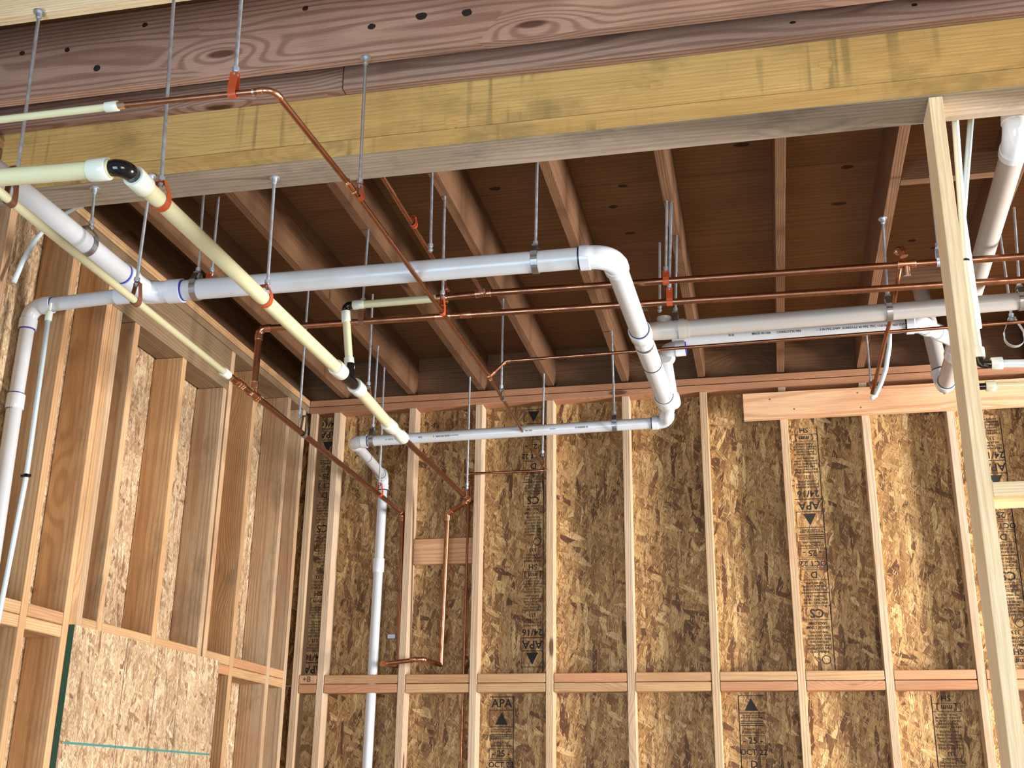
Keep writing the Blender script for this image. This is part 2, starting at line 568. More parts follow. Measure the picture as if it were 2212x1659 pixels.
MT = dict(
    stud=wood('fir_stud', (206, 178, 142), (170, 132, 98), knots=0.16, alt=(206, 182, 154), vary=0.22),
    stud_left=wood('fir_stud_left', (212, 170, 124), (158, 108, 68), knots=0.3, alt=(196, 170, 138), stain=0.4, stain_col=(98, 80, 62), vary=0.35, ring=0.011),
    block=wood('fir_block', (204, 170, 126), (166, 114, 76), knots=0.25, alt=(192, 142, 106), vary=0.25),
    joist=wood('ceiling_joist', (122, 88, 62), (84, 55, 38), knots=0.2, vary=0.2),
    near=wood('near_joist', (182, 146, 126), (118, 82, 68), knots=0.35, ring=0.011, vary=0.12, wave=2.0, lines=0.6),
    beam=wood('beam_face', (212, 174, 108), (186, 140, 78), knots=0.2, ring=0.009, stain=0.5, stain_col=(124, 108, 66), vary=0.1, streak=0.6, wave=0.6, lines=0.35),
    under=wood('beam_underside', (168, 152, 132), (120, 104, 88), knots=0.2, stain=0.4, ring=0.016, vary=0.1),
    post=wood('post_wood', (250, 226, 184), (224, 188, 138), knots=0.15, vary=0.1),
    plate=wood('plate_wood', (182, 132, 98), (140, 92, 64), knots=0.15, vary=0.15),
    plank=wood('plank_wood', (212, 170, 130), (178, 118, 80), knots=0.2, vary=0.1, ring=0.018, wave=1.8, lines=0.5),
    header=wood('header_wood', (150, 124, 94), (104, 82, 60), knots=0.15, stain=0.5, stain_col=(84, 80, 64), vary=0.1),
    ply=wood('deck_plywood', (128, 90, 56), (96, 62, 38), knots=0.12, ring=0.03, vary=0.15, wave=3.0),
    knot=wood('knot_wood', (66, 38, 24), (40, 22, 14), knots=0.0),
    osb=osb_mat('osb_flakes', (220, 184, 128), (168, 126, 76), (84, 48, 24), scale=0.82),
    osb_l=osb_mat('osb_pale_flakes', (226, 206, 172), (196, 164, 126), (128, 90, 64), scale=1.3),
    pvc=plastic('white_pvc', (198, 200, 203), 0.3, 0.2),
    pvc_shade=plastic('white_pvc_shaded', (172, 165, 158), 0.4, 0.35, (170, 150, 120)),  # white PVC with the dimness of its spot put into the colour
    fit=plastic('white_fitting', (210, 214, 220), 0.2, 0.05),
    cpvc=plastic('cream_cpvc', (212, 208, 168), 0.3, 0.1, (190, 176, 120)),
    cfit=plastic('pale_cpvc_fitting', (216, 220, 206), 0.25, 0.05),
    pex=plastic('white_tube', (204, 216, 218), 0.3, 0.05, trans=0.2),
    black=plastic('black_fitting', (14, 14, 16), 0.15, 0.0),
    glue=flat('purple_primer', (52, 54, 150), 0.4),
    glued=flat('dark_cement', (26, 28, 52), 0.4),
    copper=metal('copper_tube', (172, 120, 92), 0.25, (104, 68, 50), 0.6),
    cfitg=metal('copper_fitting', (204, 148, 118), 0.2, (140, 92, 68), 0.35, 30),
    solder=metal('solder_ring', (236, 206, 180), 0.15),
    zinc=metal('galvanised_rod', (206, 216, 226), 0.42, (160, 168, 178), 0.3, 40),
    steel=metal('hanger_steel', (165, 164, 162), 0.4, (96, 92, 88), 0.4, 30),
    orange=plastic('orange_coated_clamp', (178, 74, 34), 0.4, 0.1, (120, 50, 26)),
    brown=plastic('brown_coated_clamp', (112, 68, 46), 0.45, 0.1, (80, 50, 36)),
    ink=flat('black_ink', (30, 24, 20), 0.8),
    inkg=flat('grey_print', (70, 66, 70), 0.6),
    green=flat('green_edge_paint', (24, 74, 56), 0.6),
    teal=flat('teal_chalk', (60, 130, 124), 0.8),
    concrete=flat('concrete', (140, 132, 118), 0.85),
)


# ---------------------------------------------------------------- object helpers
def mesh_obj(name, bm, mat, parent=None, mw=None, smooth=None):
    me = bpy.data.meshes.new(name)
    bmesh.ops.recalc_face_normals(bm, faces=bm.faces[:])
    bm.to_mesh(me)
    bm.free()
    mats = mat if isinstance(mat, (list, tuple)) else [mat]
    for x in mats:
        me.materials.append(x)
    if smooth is not None:
        for pl in me.polygons:
            pl.use_smooth = True
        if smooth < 3.1:
            sharp_by_angle(me, smooth)
    o = bpy.data.objects.new(name, me)
    COL.objects.link(o)
    if parent:
        o.parent = parent
    if mw is not None:
        o.matrix_local = mw
    return o


def sharp_by_angle(me, ang):
    bm = bmesh.new()
    bm.from_mesh(me)
    for e in bm.edges:
        if len(e.link_faces) == 2 and e.calc_face_angle(0) > ang:
            e.smooth = False
    bm.to_mesh(me)
    bm.free()


def thing(name, label, cat, loc=(0, 0, 0), group=None):
    o = bpy.data.objects.new(name, None)
    COL.objects.link(o)
    o.empty_display_size = 0.05
    o.location = loc
    o['label'] = label
    o['category'] = cat
    if group:
        o['group'] = group
    return o


def struct(name, loc=(0, 0, 0)):
    o = bpy.data.objects.new(name, None)
    COL.objects.link(o)
    o.empty_display_size = 0.05
    o.location = loc
    o['kind'] = 'structure'
    return o


def local(parent, M):
    """world matrix -> parent-local (parents carry translation only)"""
    if parent is None:
        return M
    T = Matrix.Identity(4)
    q = parent
    t = Vector((0, 0, 0))
    while q is not None:
        t += q.location
        q = q.parent
    T.translation = -t
    return T @ M


def board(name, a, b, w, t, wdir, mat, parent=None, bev=0.0015):
    """plank from a to b (centre line), width w along wdir, thickness t; local X runs with the grain"""
    a, b = V(a), V(b)
    x = (b - a)
    L = x.length
    x.normalize()
    y = Vector(wdir)
    y = (y - x * y.dot(x)).normalized()
    z = x.cross(y)
    bm = bmesh.new()
    bmesh.ops.create_cube(bm, size=1.0)
    bmesh.ops.scale(bm, vec=(L, w, t), verts=bm.verts[:])
    if bev:
        bmesh.ops.bevel(bm, geom=bm.edges[:], offset=bev, segments=1, affect='EDGES')
    M = Matrix((x, y, z)).transposed().to_4x4()
    M.translation = (a + b) / 2
    return mesh_obj(name, bm, mat, parent, local(parent, M))


def frames(pts):
    ts = []
    n = len(pts)
    for i in range(n):
        d = pts[min(i + 1, n - 1)] - pts[max(i - 1, 0)]
        if d.length < 1e-9:
            d = ts[-1] if ts else Vector((0, 0, 1))
        ts.append(d.normalized())
    u = ts[0].orthogonal().normalized()
    fr = []
    for i, t in enumerate(ts):
        u = (u - t * u.dot(t))
        u = u.normalized() if u.length > 1e-6 else t.orthogonal().normalized()
        fr.append((u.copy(), t.cross(u).normalized()))
    return fr


def sweep(bm, pts, radii, seg=20, cap=True):
    pts = [V(q) for q in pts]
    if not isinstance(radii, (list, tuple)):
        radii = [radii] * len(pts)
    # tangents ignore duplicate positions (used for steps in radius)
    n = len(pts)
    ts = []
    for i in range(n):
        j = i + 1
        while j < n and (pts[j] - pts[i]).length < 1e-6:
            j += 1
        k = i - 1
        while k >= 0 and (pts[i] - pts[k]).length < 1e-6:
            k -= 1
        pa = pts[k] if k >= 0 else pts[i]
        pb = pts[j] if j < n else pts[i]
        d1 = (pts[i] - pa)
        d2 = (pb - pts[i])
        d = (d1.normalized() if d1.length else Vector()) + (d2.normalized() if d2.length else Vector())
        ts.append(d.normalized())
    u = ts[0].orthogonal().normalized()
    rings = []
    for i in range(n):
        t = ts[i]
        u = u - t * u.dot(t)
        u.normalize()
        v = t.cross(u)
        ring = [bm.verts.new(pts[i] + (u * math.cos(2 * math.pi * s / seg) + v * math.sin(2 * math.pi * s / seg)) * radii[i]) for s in range(seg)]
        rings.append(ring)
    for i in range(n - 1):
        for s in range(seg):
            bm.faces.new((rings[i][s], rings[i][(s + 1) % seg], rings[i + 1][(s + 1) % seg], rings[i + 1][s]))
    if cap:
        bm.faces.new(rings[0][::-1])
        bm.faces.new(rings[-1])


def tube(name, pts, r, mat, parent=None, seg=20, smooth=0.7):
    pts = [V(q) for q in pts]
    c = (pts[0] + pts[-1]) / 2
    bm = bmesh.new()
    sweep(bm, [q - c for q in pts], r, seg)
    M = Matrix.Translation(c)
    return mesh_obj(name, bm, mat, parent, local(parent, M), smooth)


def ring_at(name, p, d, r, w, mat, parent, seg=24):
    """short band around a pipe"""
    d = V(d).normalized()
    p = V(p)
    return tube(name, [p - d * w / 2, p + d * w / 2], r, mat, parent, seg)


def arc_pts(p, u, w, R, n=8):
    """fillet of the corner at p between incoming dir u and outgoing dir w"""
    ang = u.angle(w)
    t = R * math.tan(ang / 2)
    a = p - u * t
    nrm = u.cross(w).normalized()
    inw = nrm.cross(u).normalized()
    c = a + inw * R
    out = []
    for i in range(n + 1):
        th = ang * i / n
        out.append(c + (Matrix.Rotation(th, 3, nrm) @ (a - c)))
    return out, t


def elbow(name, p, prev, nxt, r, mat, parent, R=None, sock=1.25, slen=1.5, ring=None, ringsub=None, body=1.14):
    p, prev, nxt = V(p), V(prev), V(nxt)
    u = (p - prev).normalized()
    w = (nxt - p).normalized()
    R = R or r * 1.9
    pts, t = arc_pts(p, u, w, R)
    a, b = pts[0], pts[-1]
    L = r * slen
    path = [a - u * L, a - u * L * 0.06, a] + pts[1:-1] + [b, b + w * L * 0.06, b + w * L]
    rad = [r * sock, r * sock, r * body] + [r * body] * len(pts[1:-1]) + [r * body, r * sock, r * sock]
    o = tube(name, path, rad, mat, parent, 24, 0.6)
    if ring:
        for q, d in ((a - u * L, -u), (b + w * L, w)):
            ring_at(ringsub or 'glue_ring', q + d * r * 0.06, d, r * 1.06, r * 0.22, ring, o)
    return o, a - u * L * 0.5, b + w * L * 0.5


def pipe_run(parent, nodes, r, mat, fitmat, R=None, ring=None, ringsub=None, body=1.14, sock=1.25, slen=1.5, names=('pipe', 'elbow'), seg=24):
    """straight pipes between nodes, an elbow at every inner node"""
    nodes = [V(q) for q in nodes]
    start = nodes[0]
    for i in range(1, len(nodes)):
        if i < len(nodes) - 1:
            o, pa, pb = elbow(names[1], nodes[i], nodes[i - 1], nodes[i + 1], r, fitmat, parent, R, sock, slen, ring, ringsub, body)
            tube(names[0], [start, pa], r, mat, parent, seg)
            start = pb
        else:
            tube(names[0], [start, nodes[i]], r, mat, parent, seg)


def coupling(name, p, d, r, L, mat, parent, f=1.25, f2=None, ring=None):
    p, d = V(p), V(d).normalized()
    f2 = f2 or f
    a, b = p - d * L / 2, p + d * L / 2
    o = tube(name, [a, a + d * L * .04, p - d * L * 0.04, p + d * L * 0.04, b - d * L * .04, b], [r * f * .96, r * f, r * f, r * f2, r * f2, r * f2 * .96], mat, parent, 24, 0.6)
    if ring:
        ring_at('glue_ring', b + d * r * 0.06, d, r * 1.06, r * 0.22, ring, o)
        ring_at('glue_ring', a - d * r * 0.06, d, r * 1.06, r * 0.22, ring, o)
    return o


def tee(name, p, d, bd, r, mat, parent, L=None, BL=None, br=None, f=1.22, lip=None, ring=None):
    """tee: run along d, branch towards bd"""
    p, d, bd = V(p), V(d).normalized(), V(bd).normalized()
    L = L or r * 4.6
    BL = BL or r * 2.6
    br = br or r
    bm = bmesh.new()
    h = L / 2
    s = h * 0.5
    sweep(bm, [-d * h, -d * s, -d * s, d * s, d * s, d * h], [r * f, r * f, r * 1.12, r * 1.12, r * f, r * f], 22)
    sweep(bm, [Vector((0, 0, 0)), bd * BL * 0.55, bd * BL * 0.55, bd * BL], [br * 1.12, br * 1.12, br * f, br * f], 22)
    o = mesh_obj(name, bm, mat, parent, local(parent, Matrix.Translation(p)), 0.6)
    if lip:
        for q, dd, rr in ((p + d * h, d, r), (p - d * h, -d, r), (p + bd * BL, bd, br)):
            ring_at('solder_ring', q + dd * rr * .05, dd, rr * f * 1.04, rr * 0.3, lip, o)
    if ring:
        for q, dd, rr in ((p + d * h, d, r), (p - d * h, -d, r), (p + bd * BL, bd, br)):
            ring_at('glue_ring', q + dd * rr * .06, dd, rr * 1.06, rr * 0.22, ring, o)
    return o


def hexnut(name, p, r, h, mat, parent):
    bm = bmesh.new()
    bmesh.ops.create_cone(bm, cap_ends=True, segments=6, radius1=r, radius2=r, depth=h)
    return mesh_obj(name, bm, mat, parent, local(parent, Matrix.Translation(V(p))))


def hanger(label, top, bot, pc, d, r, cmat, flange=True, width=0.022, group=None, rr=0.0052, rod_low=0.012):
    """threaded rod from top to the saddle above a pipe, band clamp round the pipe centre pc (axis d, radius r)"""
    top, bot, pc = V(top), V(bot), V(pc)
    d = V(d).normalized()
    t = thing('pipe_hanger', label, 'hanger', top, group)
    up = (top - bot).normalized()
    # saddle height above pipe centre
    side = d.cross(up).normalized()
    up2 = side.cross(d).normalized()
    hgt = max((bot - pc).dot(up2), r + 0.022)
    tube('rod', [top, bot - up * rod_low], rr, MT['zinc'], t, 10)
    R = r + 0.0015
    hw = min(R * 0.55, 0.013)
    prof = []
    for i in range(17):
        a = math.radians(-195 + 210 * i / 16)
        prof.append((R * math.cos(a), R * math.sin(a)))
    prof = [(-hw, hgt - 0.006), (-R * .98, r * .55 + (hgt - r) * 0.12)] + [q for q in prof if q[1] < r * 0.3] + [(R * .98, r * .55 + (hgt - r) * 0.12), (hw, hgt - 0.006)]
    prof = [(-hw, hgt)] + prof + [(hw, hgt)]
    bm = bmesh.new()
    n = len(prof)
    th = 0.0022
    cx = 0
    vs = []
    for i, (x, y) in enumerate(prof):
        # outward offset from the loop's middle
        mx, my = 0, hgt * 0.35
        o = Vector((x - mx, y - my)).normalized() * th
        ring = []
        for (px, py) in ((x, y), (x + o.x, y + o.y)):
            for sgn in (-1, 1):
                ring.append(bm.verts.new(side * px + up2 * py + d * sgn * width / 2))
        vs.append(ring)
    for i in range(n):
        j = (i + 1) % n
        A, B = vs[i], vs[j]
        bm.faces.new((A[0], A[1], B[1], B[0]))
        bm.faces.new((A[2], B[2], B[3], A[3]))
        bm.faces.new((A[0], B[0], B[2], A[2]))
        bm.faces.new((A[1], A[3], B[3], B[1]))
    mesh_obj('clamp', bm, MT[cmat], t, local(t, Matrix.Translation(pc)))
    q = pc + up2 * hgt
    hexnut('nut', bot + up * 0.014, 0.0095, 0.012, MT['zinc'], t)
    hexnut('nut', bot - up * 0.004, 0.0095, 0.006, MT['zinc'], t)
    if flange:
        bm = bmesh.new()
        sweep(bm, [(0, 0, 0), (0, 0, -0.004), (0, 0, -0.004), (0, 0, -0.022)], [0.017, 0.017, 0.0095, 0.0085], 14)
        mesh_obj('rod_anchor', bm, MT['zinc'], t, local(t, Matrix.Translation(top)), 0.6)
    return t


# flat lettering ------------------------------------------------------------
_tc = {}


def text_geo(s):
    """(verts, faces) of a flat filled text, cap height about 0.7, origin at its centre"""
    if s in _tc:
        return _tc[s]
    cu = bpy.data.curves.new('lettering', 'FONT')
    cu.body = s
    cu.size = 1.0
    cu.align_x = 'CENTER'
    cu.align_y = 'CENTER'
    cu.resolution_u = 2
    cu.offset = 0.018
    o = bpy.data.objects.new('lettering', cu)
    COL.objects.link(o)
    dg = bpy.context.evaluated_depsgraph_get()
    ev = o.evaluated_get(dg)
    me = ev.to_mesh()
    vs = [v.co.copy() for v in me.vertices]
    fs = [tuple(q.vertices) for q in me.polygons]
    ev.to_mesh_clear()
    bpy.data.objects.remove(o)
    bpy.data.curves.remove(cu)
    _tc[s] = (vs, fs)
    return _tc[s]


def add_text(bm, s, cx, cy, size, rot=0.0, sx=1.0, fit=None):
    vs, fs = text_geo(s)
    if not vs:
        return
    wx = (max(v.x for v in vs) - min(v.x for v in vs)) * size
    if fit:
        sx = fit / wx
    c, sn = math.cos(rot), math.sin(rot)
    nv = []
    for v in vs:
        x, y = v.x * size * sx, v.y * size
        nv.append(bm.verts.new((cx + x * c - y * sn, cy + x * sn + y * c, 0)))
    for f in fs:
        try:
            bm.faces.new([nv[i] for i in f])
        except ValueError:
            pass


def add_rect(bm, x0, y0, x1, y1):
    bm.faces.new([bm.verts.new(q) for q in ((x0, y0, 0), (x1, y0, 0), (x1, y1, 0), (x0, y1, 0))])


def stamp(parent, x, y, ztop, zbot, w, rows, flip, name='printed_stamp', side_line=1):
    """ink column on a panel facing -Y; rows = list of (kind, text, height); repeated down the column"""
    bm = bmesh.new()
    h = ztop - zbot
    rot = math.pi if flip else 0.0
    yy = 0.0
    i = 0
    t = 0.0022
    if side_line:
        sx = w / 2 * side_line
        add_rect(bm, sx - t, -h / 2, sx + t, h / 2)
    while yy < h - 0.01:
        k, s, hh = rows[i % len(rows)]
        i += 1
        if yy + hh > h:
            break
        c = h / 2 - yy - hh / 2
        if k == 'big':
            add_text(bm, s, 0, c, hh * 1.15, rot)
        elif k == 'box':
            add_rect(bm, -w / 2, c + hh / 2 - t, w / 2, c + hh / 2)
            add_rect(bm, -w / 2, c - hh / 2, w / 2, c - hh / 2 + t)
            add_rect(bm, -w / 2, c - hh / 2, -w / 2 + t, c + hh / 2)
            add_rect(bm, w / 2 - t, c - hh / 2, w / 2, c + hh / 2)
            add_text(bm, s, 0, c, hh * 0.85, rot)
        elif k == 'tri':
            add_rect(bm, -w / 2, c + hh / 2 - t * 1.5, w / 2, c + hh / 2)
            add_rect(bm, -w / 2, c - hh / 2, w / 2, c - hh / 2 + t * 1.5)
            add_rect(bm, -w / 2, c - hh / 2, -w / 2 + t, c + hh / 2)
            q = -1 if flip else 1
            a = hh * 0.36
            bm.faces.new([bm.verts.new(v) for v in ((-a * 1.05, c - q * a, 0), (a * 1.05, c - q * a, 0), (0, c + q * a, 0))])
        elif k == 'bars':
            for j in range(3):
                z = c + hh / 2 - hh * (j + 0.5) / 3
                add_rect(bm, -w * .46, z - hh * 0.07, w * .46, z + hh * 0.07)
        elif k == 'lines':
            m = max(2, int(hh / 0.014))
            for j in range(m):
                z = c + hh / 2 - hh * (j + 0.5) / m
                add_text(bm, s, 0, z, hh / m * 0.95, rot, fit=w * (0.86 if j % 3 else 0.66))
        elif k == 'rule':
            add_rect(bm, -w / 2, c - t, w / 2, c + t)
        elif k == 'circ':
            for j in range(16):
                a0, a1 = j * math.pi / 8, (j + 1) * math.pi / 8
                R0, R1 = hh * .36, hh * .44
                bm.faces.new([bm.verts.new((w * .22 + R * math.cos(a), c + R * math.sin(a), 0)) for R, a in ((R0, a0), (R1, a0), (R1, a1), (R0, a1))])
        yy += hh + 0.006
    X, Y, Z = Vector((1, 0, 0)), Vector((0, 0, 1)), Vector((0, -1, 0))
    M = Matrix((X, Y, Z)).transposed().to_4x4()
    M.translation = Vector((x, y, (ztop + zbot) / 2))
    # keep the print a flat sheet
    me = bpy.data.meshes.new(name)
    bm.to_mesh(me)
    bm.free()
    me.materials.append(MT['ink'])
    o = bpy.data.objects.new(name, me)
    COL.objects.link(o)
    o.parent = parent
    o.matrix_local = local(parent, M)
    return o


def pipe_print(parent, a, b, r, segs, ang, size, mat, e1=(0, -1, 0)):
    """print wrapped on a pipe from a to b; segs = [(distance from a, text)]"""
    a, b = V(a), V(b)
    d = (b - a).normalized()
    e1 = Vector(e1)
    e1 = (e1 - d * e1.dot(d)).normalized()
    e2 = e1.cross(d)
    if e2.z < 0:
        e2 = -e2
    for s0, s in segs:
        vsA, fsA = [], []
        vs, fs = text_geo(s)
        mn = min(v.x for v in vs)
        base = len(vsA)
        for v in vs:
            uu = s0 + (v.x - mn) * size
            th = ang + v.y * size / r
            vsA.append(a + d * uu + (e1 * math.cos(th) + e2 * math.sin(th)) * (r + 0.0006))
        fsA += [tuple(base + i for i in f) for f in fs]
        c = (a + b) / 2
        me = bpy.data.meshes.new('pipe_print')
        me.from_pydata([v - c for v in vsA], [], fsA)
        me.materials.append(mat)
        o = bpy.data.objects.new('pipe_print', me)
        COL.objects.link(o)
        o.parent = parent
        o.matrix_local = local(parent, Matrix.Translation(c))


X3, Y3, Z3 = Vector((1, 0, 0)), Vector((0, 1, 0)), Vector((0, 0, 1))


def disc_mark(name, p, nrm, rx, ry, mat, parent, longdir=(1, 0, 0)):
    """oval knot or patch, 2 mm thick, sunk half into the wood"""
    n = V(nrm).normalized()
    x = (V(longdir) - n * V(longdir).dot(n)).normalized()
    y = n.cross(x)
    bm = bmesh.new()
    rng = random.Random(int(abs(V(p).x) * 9999))
    N = 14
    wob = [1 + rng.uniform(-.13, .13) for _ in range(N)]
    top = [bm.verts.new((rx * wob[i] * math.cos(2 * math.pi * i / N), ry * wob[i] * math.sin(2 * math.pi * i / N), 0.0008)) for i in range(N)]
    bot = [bm.verts.new((v.co.x, v.co.y, -0.0012)) for v in top]
    bm.faces.new(top)
    bm.faces.new(bot[::-1])
    for i in range(N):
        bm.faces.new((bot[i], bot[(i + 1) % N], top[(i + 1) % N], top[i]))
    M = Matrix((x, y, n)).transposed().to_4x4()
    M.translation = V(p)
    return mesh_obj(name, bm, mat, parent, local(parent, M))


# ================================================================ THE SETTING
BW = 5.95      # room face of the back wall studs
LW = -2.49     # room face of the left wall studs
JB = 3.885     # underside of the ceiling joists
OB = 6.039     # face of the back wall sheathing
OL = -2.632    # face of the left wall sheathing

# floor (below the frame, it carries bounced light)
fl = struct('floor')
board('concrete_slab', (-2.8, 1.0, -0.05), (5.5, 1.0, -0.05), 12.0, 0.1, Y3, MT['concrete'], fl, 0)

# ---- back wall
wb = struct('wall_back', (0, BW, 0))
stud_x = [-2.29 - 0.17] + [P['s%d' % i][0] for i in range(1, 10)] + [1.36, 1.77, 2.17, 2.58]
for i, x in enumerate(stud_x):
    board('stud', (x, BW + .0445, 0.04), (x, BW + .0445, 3.797), 0.038, 0.089, X3, MT['stud'], wb)
board('top_plate', (-2.49, BW + .0445, 3.816), (2.8, BW + .0445, 3.816), 0.089, 0.0355, Y3, MT['plate'], wb)
board('top_plate', (-2.49, BW + .0465, 3.8565), (2.8, BW + .0465, 3.8565), 0.089, 0.0355, Y3, MT['plate'], wb)
board('bottom_plate', (-2.49, BW + .0445, 0.02), (2.8, BW + .0445, 0.02), 0.089, 0.038, Y3, MT['plate'], wb)
for i in range(len(stud_x) - 1):
    x0, x1 = stud_x[i] + .021, stud_x[i + 1] - .021
    if x1 - x0 < 0.05:
        continue
    for z in (2.277, 2.324):
        board('blocking', (x0, BW + .0445 + .001 * (i % 3), z), (x1, BW + .0445 + .001 * (i % 3), z), 0.089, 0.044, Y3, MT['block'], wb, 0.003)
# sheathing panels with stamps
pan = []
PANM = []
edges = [-2.62, -1.495, -0.274, 0.951, 2.17, 2.8]
for i in range(len(edges) - 1):
    for (z0, z1) in ((2.302, 3.87), (0.0, 2.299)):
        x0, x1 = edges[i] + .0015, edges[i + 1] - .0015
        bm = bmesh.new()
        bmesh.ops.create_cube(bm, size=1.0)
        bmesh.ops.scale(bm, vec=(x1 - x0, z1 - z0, 0.011), verts=bm.verts[:])
        M = Matrix((X3, Z3, Vector((0, -1, 0)))).transposed().to_4x4()
        M.translation = Vector(((x0 + x1) / 2, OB + .0055, (z0 + z1) / 2))
        pan.append(mesh_obj('osb_panel', bm, MT['osb'], wb, local(wb, M)))
        PANM.append((pan[-1], M, x0, x1, z0, z1))
R1 = [('big', 'SH', .034), ('box', '[ mm ]', .04), ('lines', 'PANEL GRADE', .07), ('lines', 'SHEATHING SPAN', .09), ('big', '333', .022), ('lines', 'SIZED FOR SPACING', .045),
      ('big', '24/16', .042), ('rule', '', .004), ('big', 'APA', .05), ('tri', '', .085), ('lines', 'EXPOSURE', .02), ('bars', '', .03), ('lines', 'STRENGTH AXIS', .03), ('box', '- 25 -', .05), ('box', 'OCT 22', .045),
      ('box', 'D', .055), ('lines', 'THIS SIDE DOWN', .05), ('rule', '', .004), ('lines', 'SPACING 1/8 IN', .05), ('box', 'CS', .07), ('lines', 'GRADE STAMP', .04), ('lines', 'PANEL GRADE RATED', .11), ('circ', '', .05), ('big', '333', .024), ('lines', 'SHEATHING', .05)]
yS = OB - .0006


def put_stamp(x0, x1, zt, zb, start, flip, side):
    xm, zm = (x0 + x1) / 2, (zt + zb) / 2
    pa, PM = next((o, M) for o, M, a, b, c, d in PANM if a - .01 < xm < b + .01 and c < zm < d)
    o = stamp(None, xm, yS, zt, zb, x1 - x0, R1[start:] + R1[:start], flip, side_line=side)
    W = Matrix((X3, Z3, Vector((0, -1, 0)))).transposed().to_4x4()
    W.translation = Vector((xm, yS, zm))
    o.parent = pa
    o.matrix_local = PM.inverted() @ W


put_stamp(0.165, 0.300, 3.60, 2.36, 0, True, 1)
put_stamp(-1.262, -1.150, 3.78, 2.36, 9, True, 1)
put_stamp(-2.448, -2.352, 3.78, 2.36, 6, True, -1)
put_stamp(1.090, 1.200, 3.60, 2.36, 3, True, 1)
put_stamp(-1.425, -1.300, 2.24, 1.60, 7, False, 1)
put_stamp(-0.172, -0.052, 2.24, 1.60, 9, False, -1)
put_stamp(0.730, 0.860, 2.24, 1.60, 0, True, -1)

bm = bmesh.new()
add_text(bm, '+B', 0, 0, .04)
me_ = bpy.data.meshes.new('pencil_mark')
bm.to_mesh(me_)
bm.free()
me_.materials.append(MT['inkg'])
o_ = bpy.data.objects.new('pencil_mark', me_)
COL.objects.link(o_)
o_.parent = wb
M_ = Matrix((X3, Z3, Vector((0, -1, 0)))).transposed().to_4x4()
M_.translation = Vector((-2.395, BW - .0008, 2.324))
o_.matrix_local = local(wb, M_)

# plank nailed across the studs at the right
pk = board('nailer_plank', (-0.068, BW - .019, 3.688), (2.3, BW - .019, 3.688), 0.142, 0.037, Z3, MT['plank'], wb)
pk['label'] = 'pale plank nailed across the studs under the top plate'
for (x, z) in ((0.07, 3.72), (0.51, 3.73), (0.52, 3.65), (0.19, 3.66), (0.93, 3.70), (1.02, 3.66)):
    tube('nail_head', [(x, BW - .0385, z), (x, BW - .0365, z)], 0.0045, MT['steel'], wb, 8)
# recessed backing board for the risers
board('backing_board', (-1.855, 6.02, 2.995), (-1.515, 6.02, 2.995), 0.138, 0.036, Z3, MT['plank'], wb)
bm = bmesh.new()
bmesh.ops.create_cube(bm, size=1.0)
bmesh.ops.scale(bm, vec=(.045, .012, .024), verts=bm.verts[:])
bmesh.ops.bevel(bm, geom=bm.edges[:], offset=.002, segments=1, affect='EDGES')
mesh_obj('metal_strap', bm, MT['zinc'], wb, local(wb, Matrix.Translation((-1.965, 6.03, 2.551))))

# ---- left wall
wl = struct('wall_left', (LW, 3.0, 0))
SD = 0.14
xc = LW - SD / 2


def lstud(y, z0=0.04, z1=3.797, mat='stud_left', name='stud', w=0.038):
    return board(name, (xc, y + w / 2, z0), (xc, y + w / 2, z1), SD, w, X3, MT[mat], wl)


for y in (1.55, 1.96, 2.37, 2.78, 3.18, 3.572):
    lstud(y)
lstud(3.829)
lstud(3.869, 0.04, 3.588)
lstud(3.909, 0.04, 3.588)
for y in (4.05, 4.467):
    lstud(y, 0.04, 3.588)
lstud(4.88, 0.04, 3.588)
lstud(4.935)
for y in (5.216, 5.646, 5.864):
    lstud(y)
# header with a slightly proud room-side ply
board('header', (LW - .019, 3.870, 3.692), (LW - .019, 4.934, 3.692), 0.205, 0.038, Z3, MT['header'], wl)
board('header', (LW - .059, 3.870, 3.692), (LW - .059, 4.934, 3.692), 0.205, 0.038, Z3, MT['header'], wl)
board('header', (LW - .105, 3.870, 3.692), (LW - .105, 4.934, 3.692), 0.205, 0.05, Z3, MT['header'], wl)
board('top_plate', (xc, -1.5, 3.816), (xc, 5.949, 3.816), SD, 0.0355, X3, MT['header'], wl)
board('top_plate', (xc, -1.5, 3.8565), (xc, 5.949, 3.8565), SD, 0.0355, X3, MT['stud_left'], wl)
ys = [2.37, 2.78, 3.18, 3.572, 3.829, 4.05, 4.467, 4.88, 5.216, 5.646, 5.864]
for i in range(len(ys) - 1):
    y0 = ys[i] + .039
    y1 = ys[i + 1] - .001
    if ys[i] == 3.829:
        y0 = 3.948
    if ys[i] == 4.88:
        y0 = 4.974
    for z in (2.296, 2.341):
        board('blocking', (xc, y0, z), (xc, y1, z), SD, 0.043, X3, MT['block'], wl, 0.003)
for (y0, y1) in ((1.5, 3.86), (3.863, 5.08), (5.083, 6.03)):
    for (z0, z1) in ((2.32, 3.87), (0.0, 2.317)):
        bm = bmesh.new()
        bmesh.ops.create_cube(bm, size=1.0)
        bmesh.ops.scale(bm, vec=(y1 - y0, z1 - z0, 0.011), verts=bm.verts[:])
        M = Matrix((Y3, Z3, X3)).transposed().to_4x4()
        M.translation = Vector((OL - .0055, (y0 + y1) / 2, (z0 + z1) / 2))
        mesh_obj('osb_panel', bm, MT['osb_l'], wl, local(wl, M))
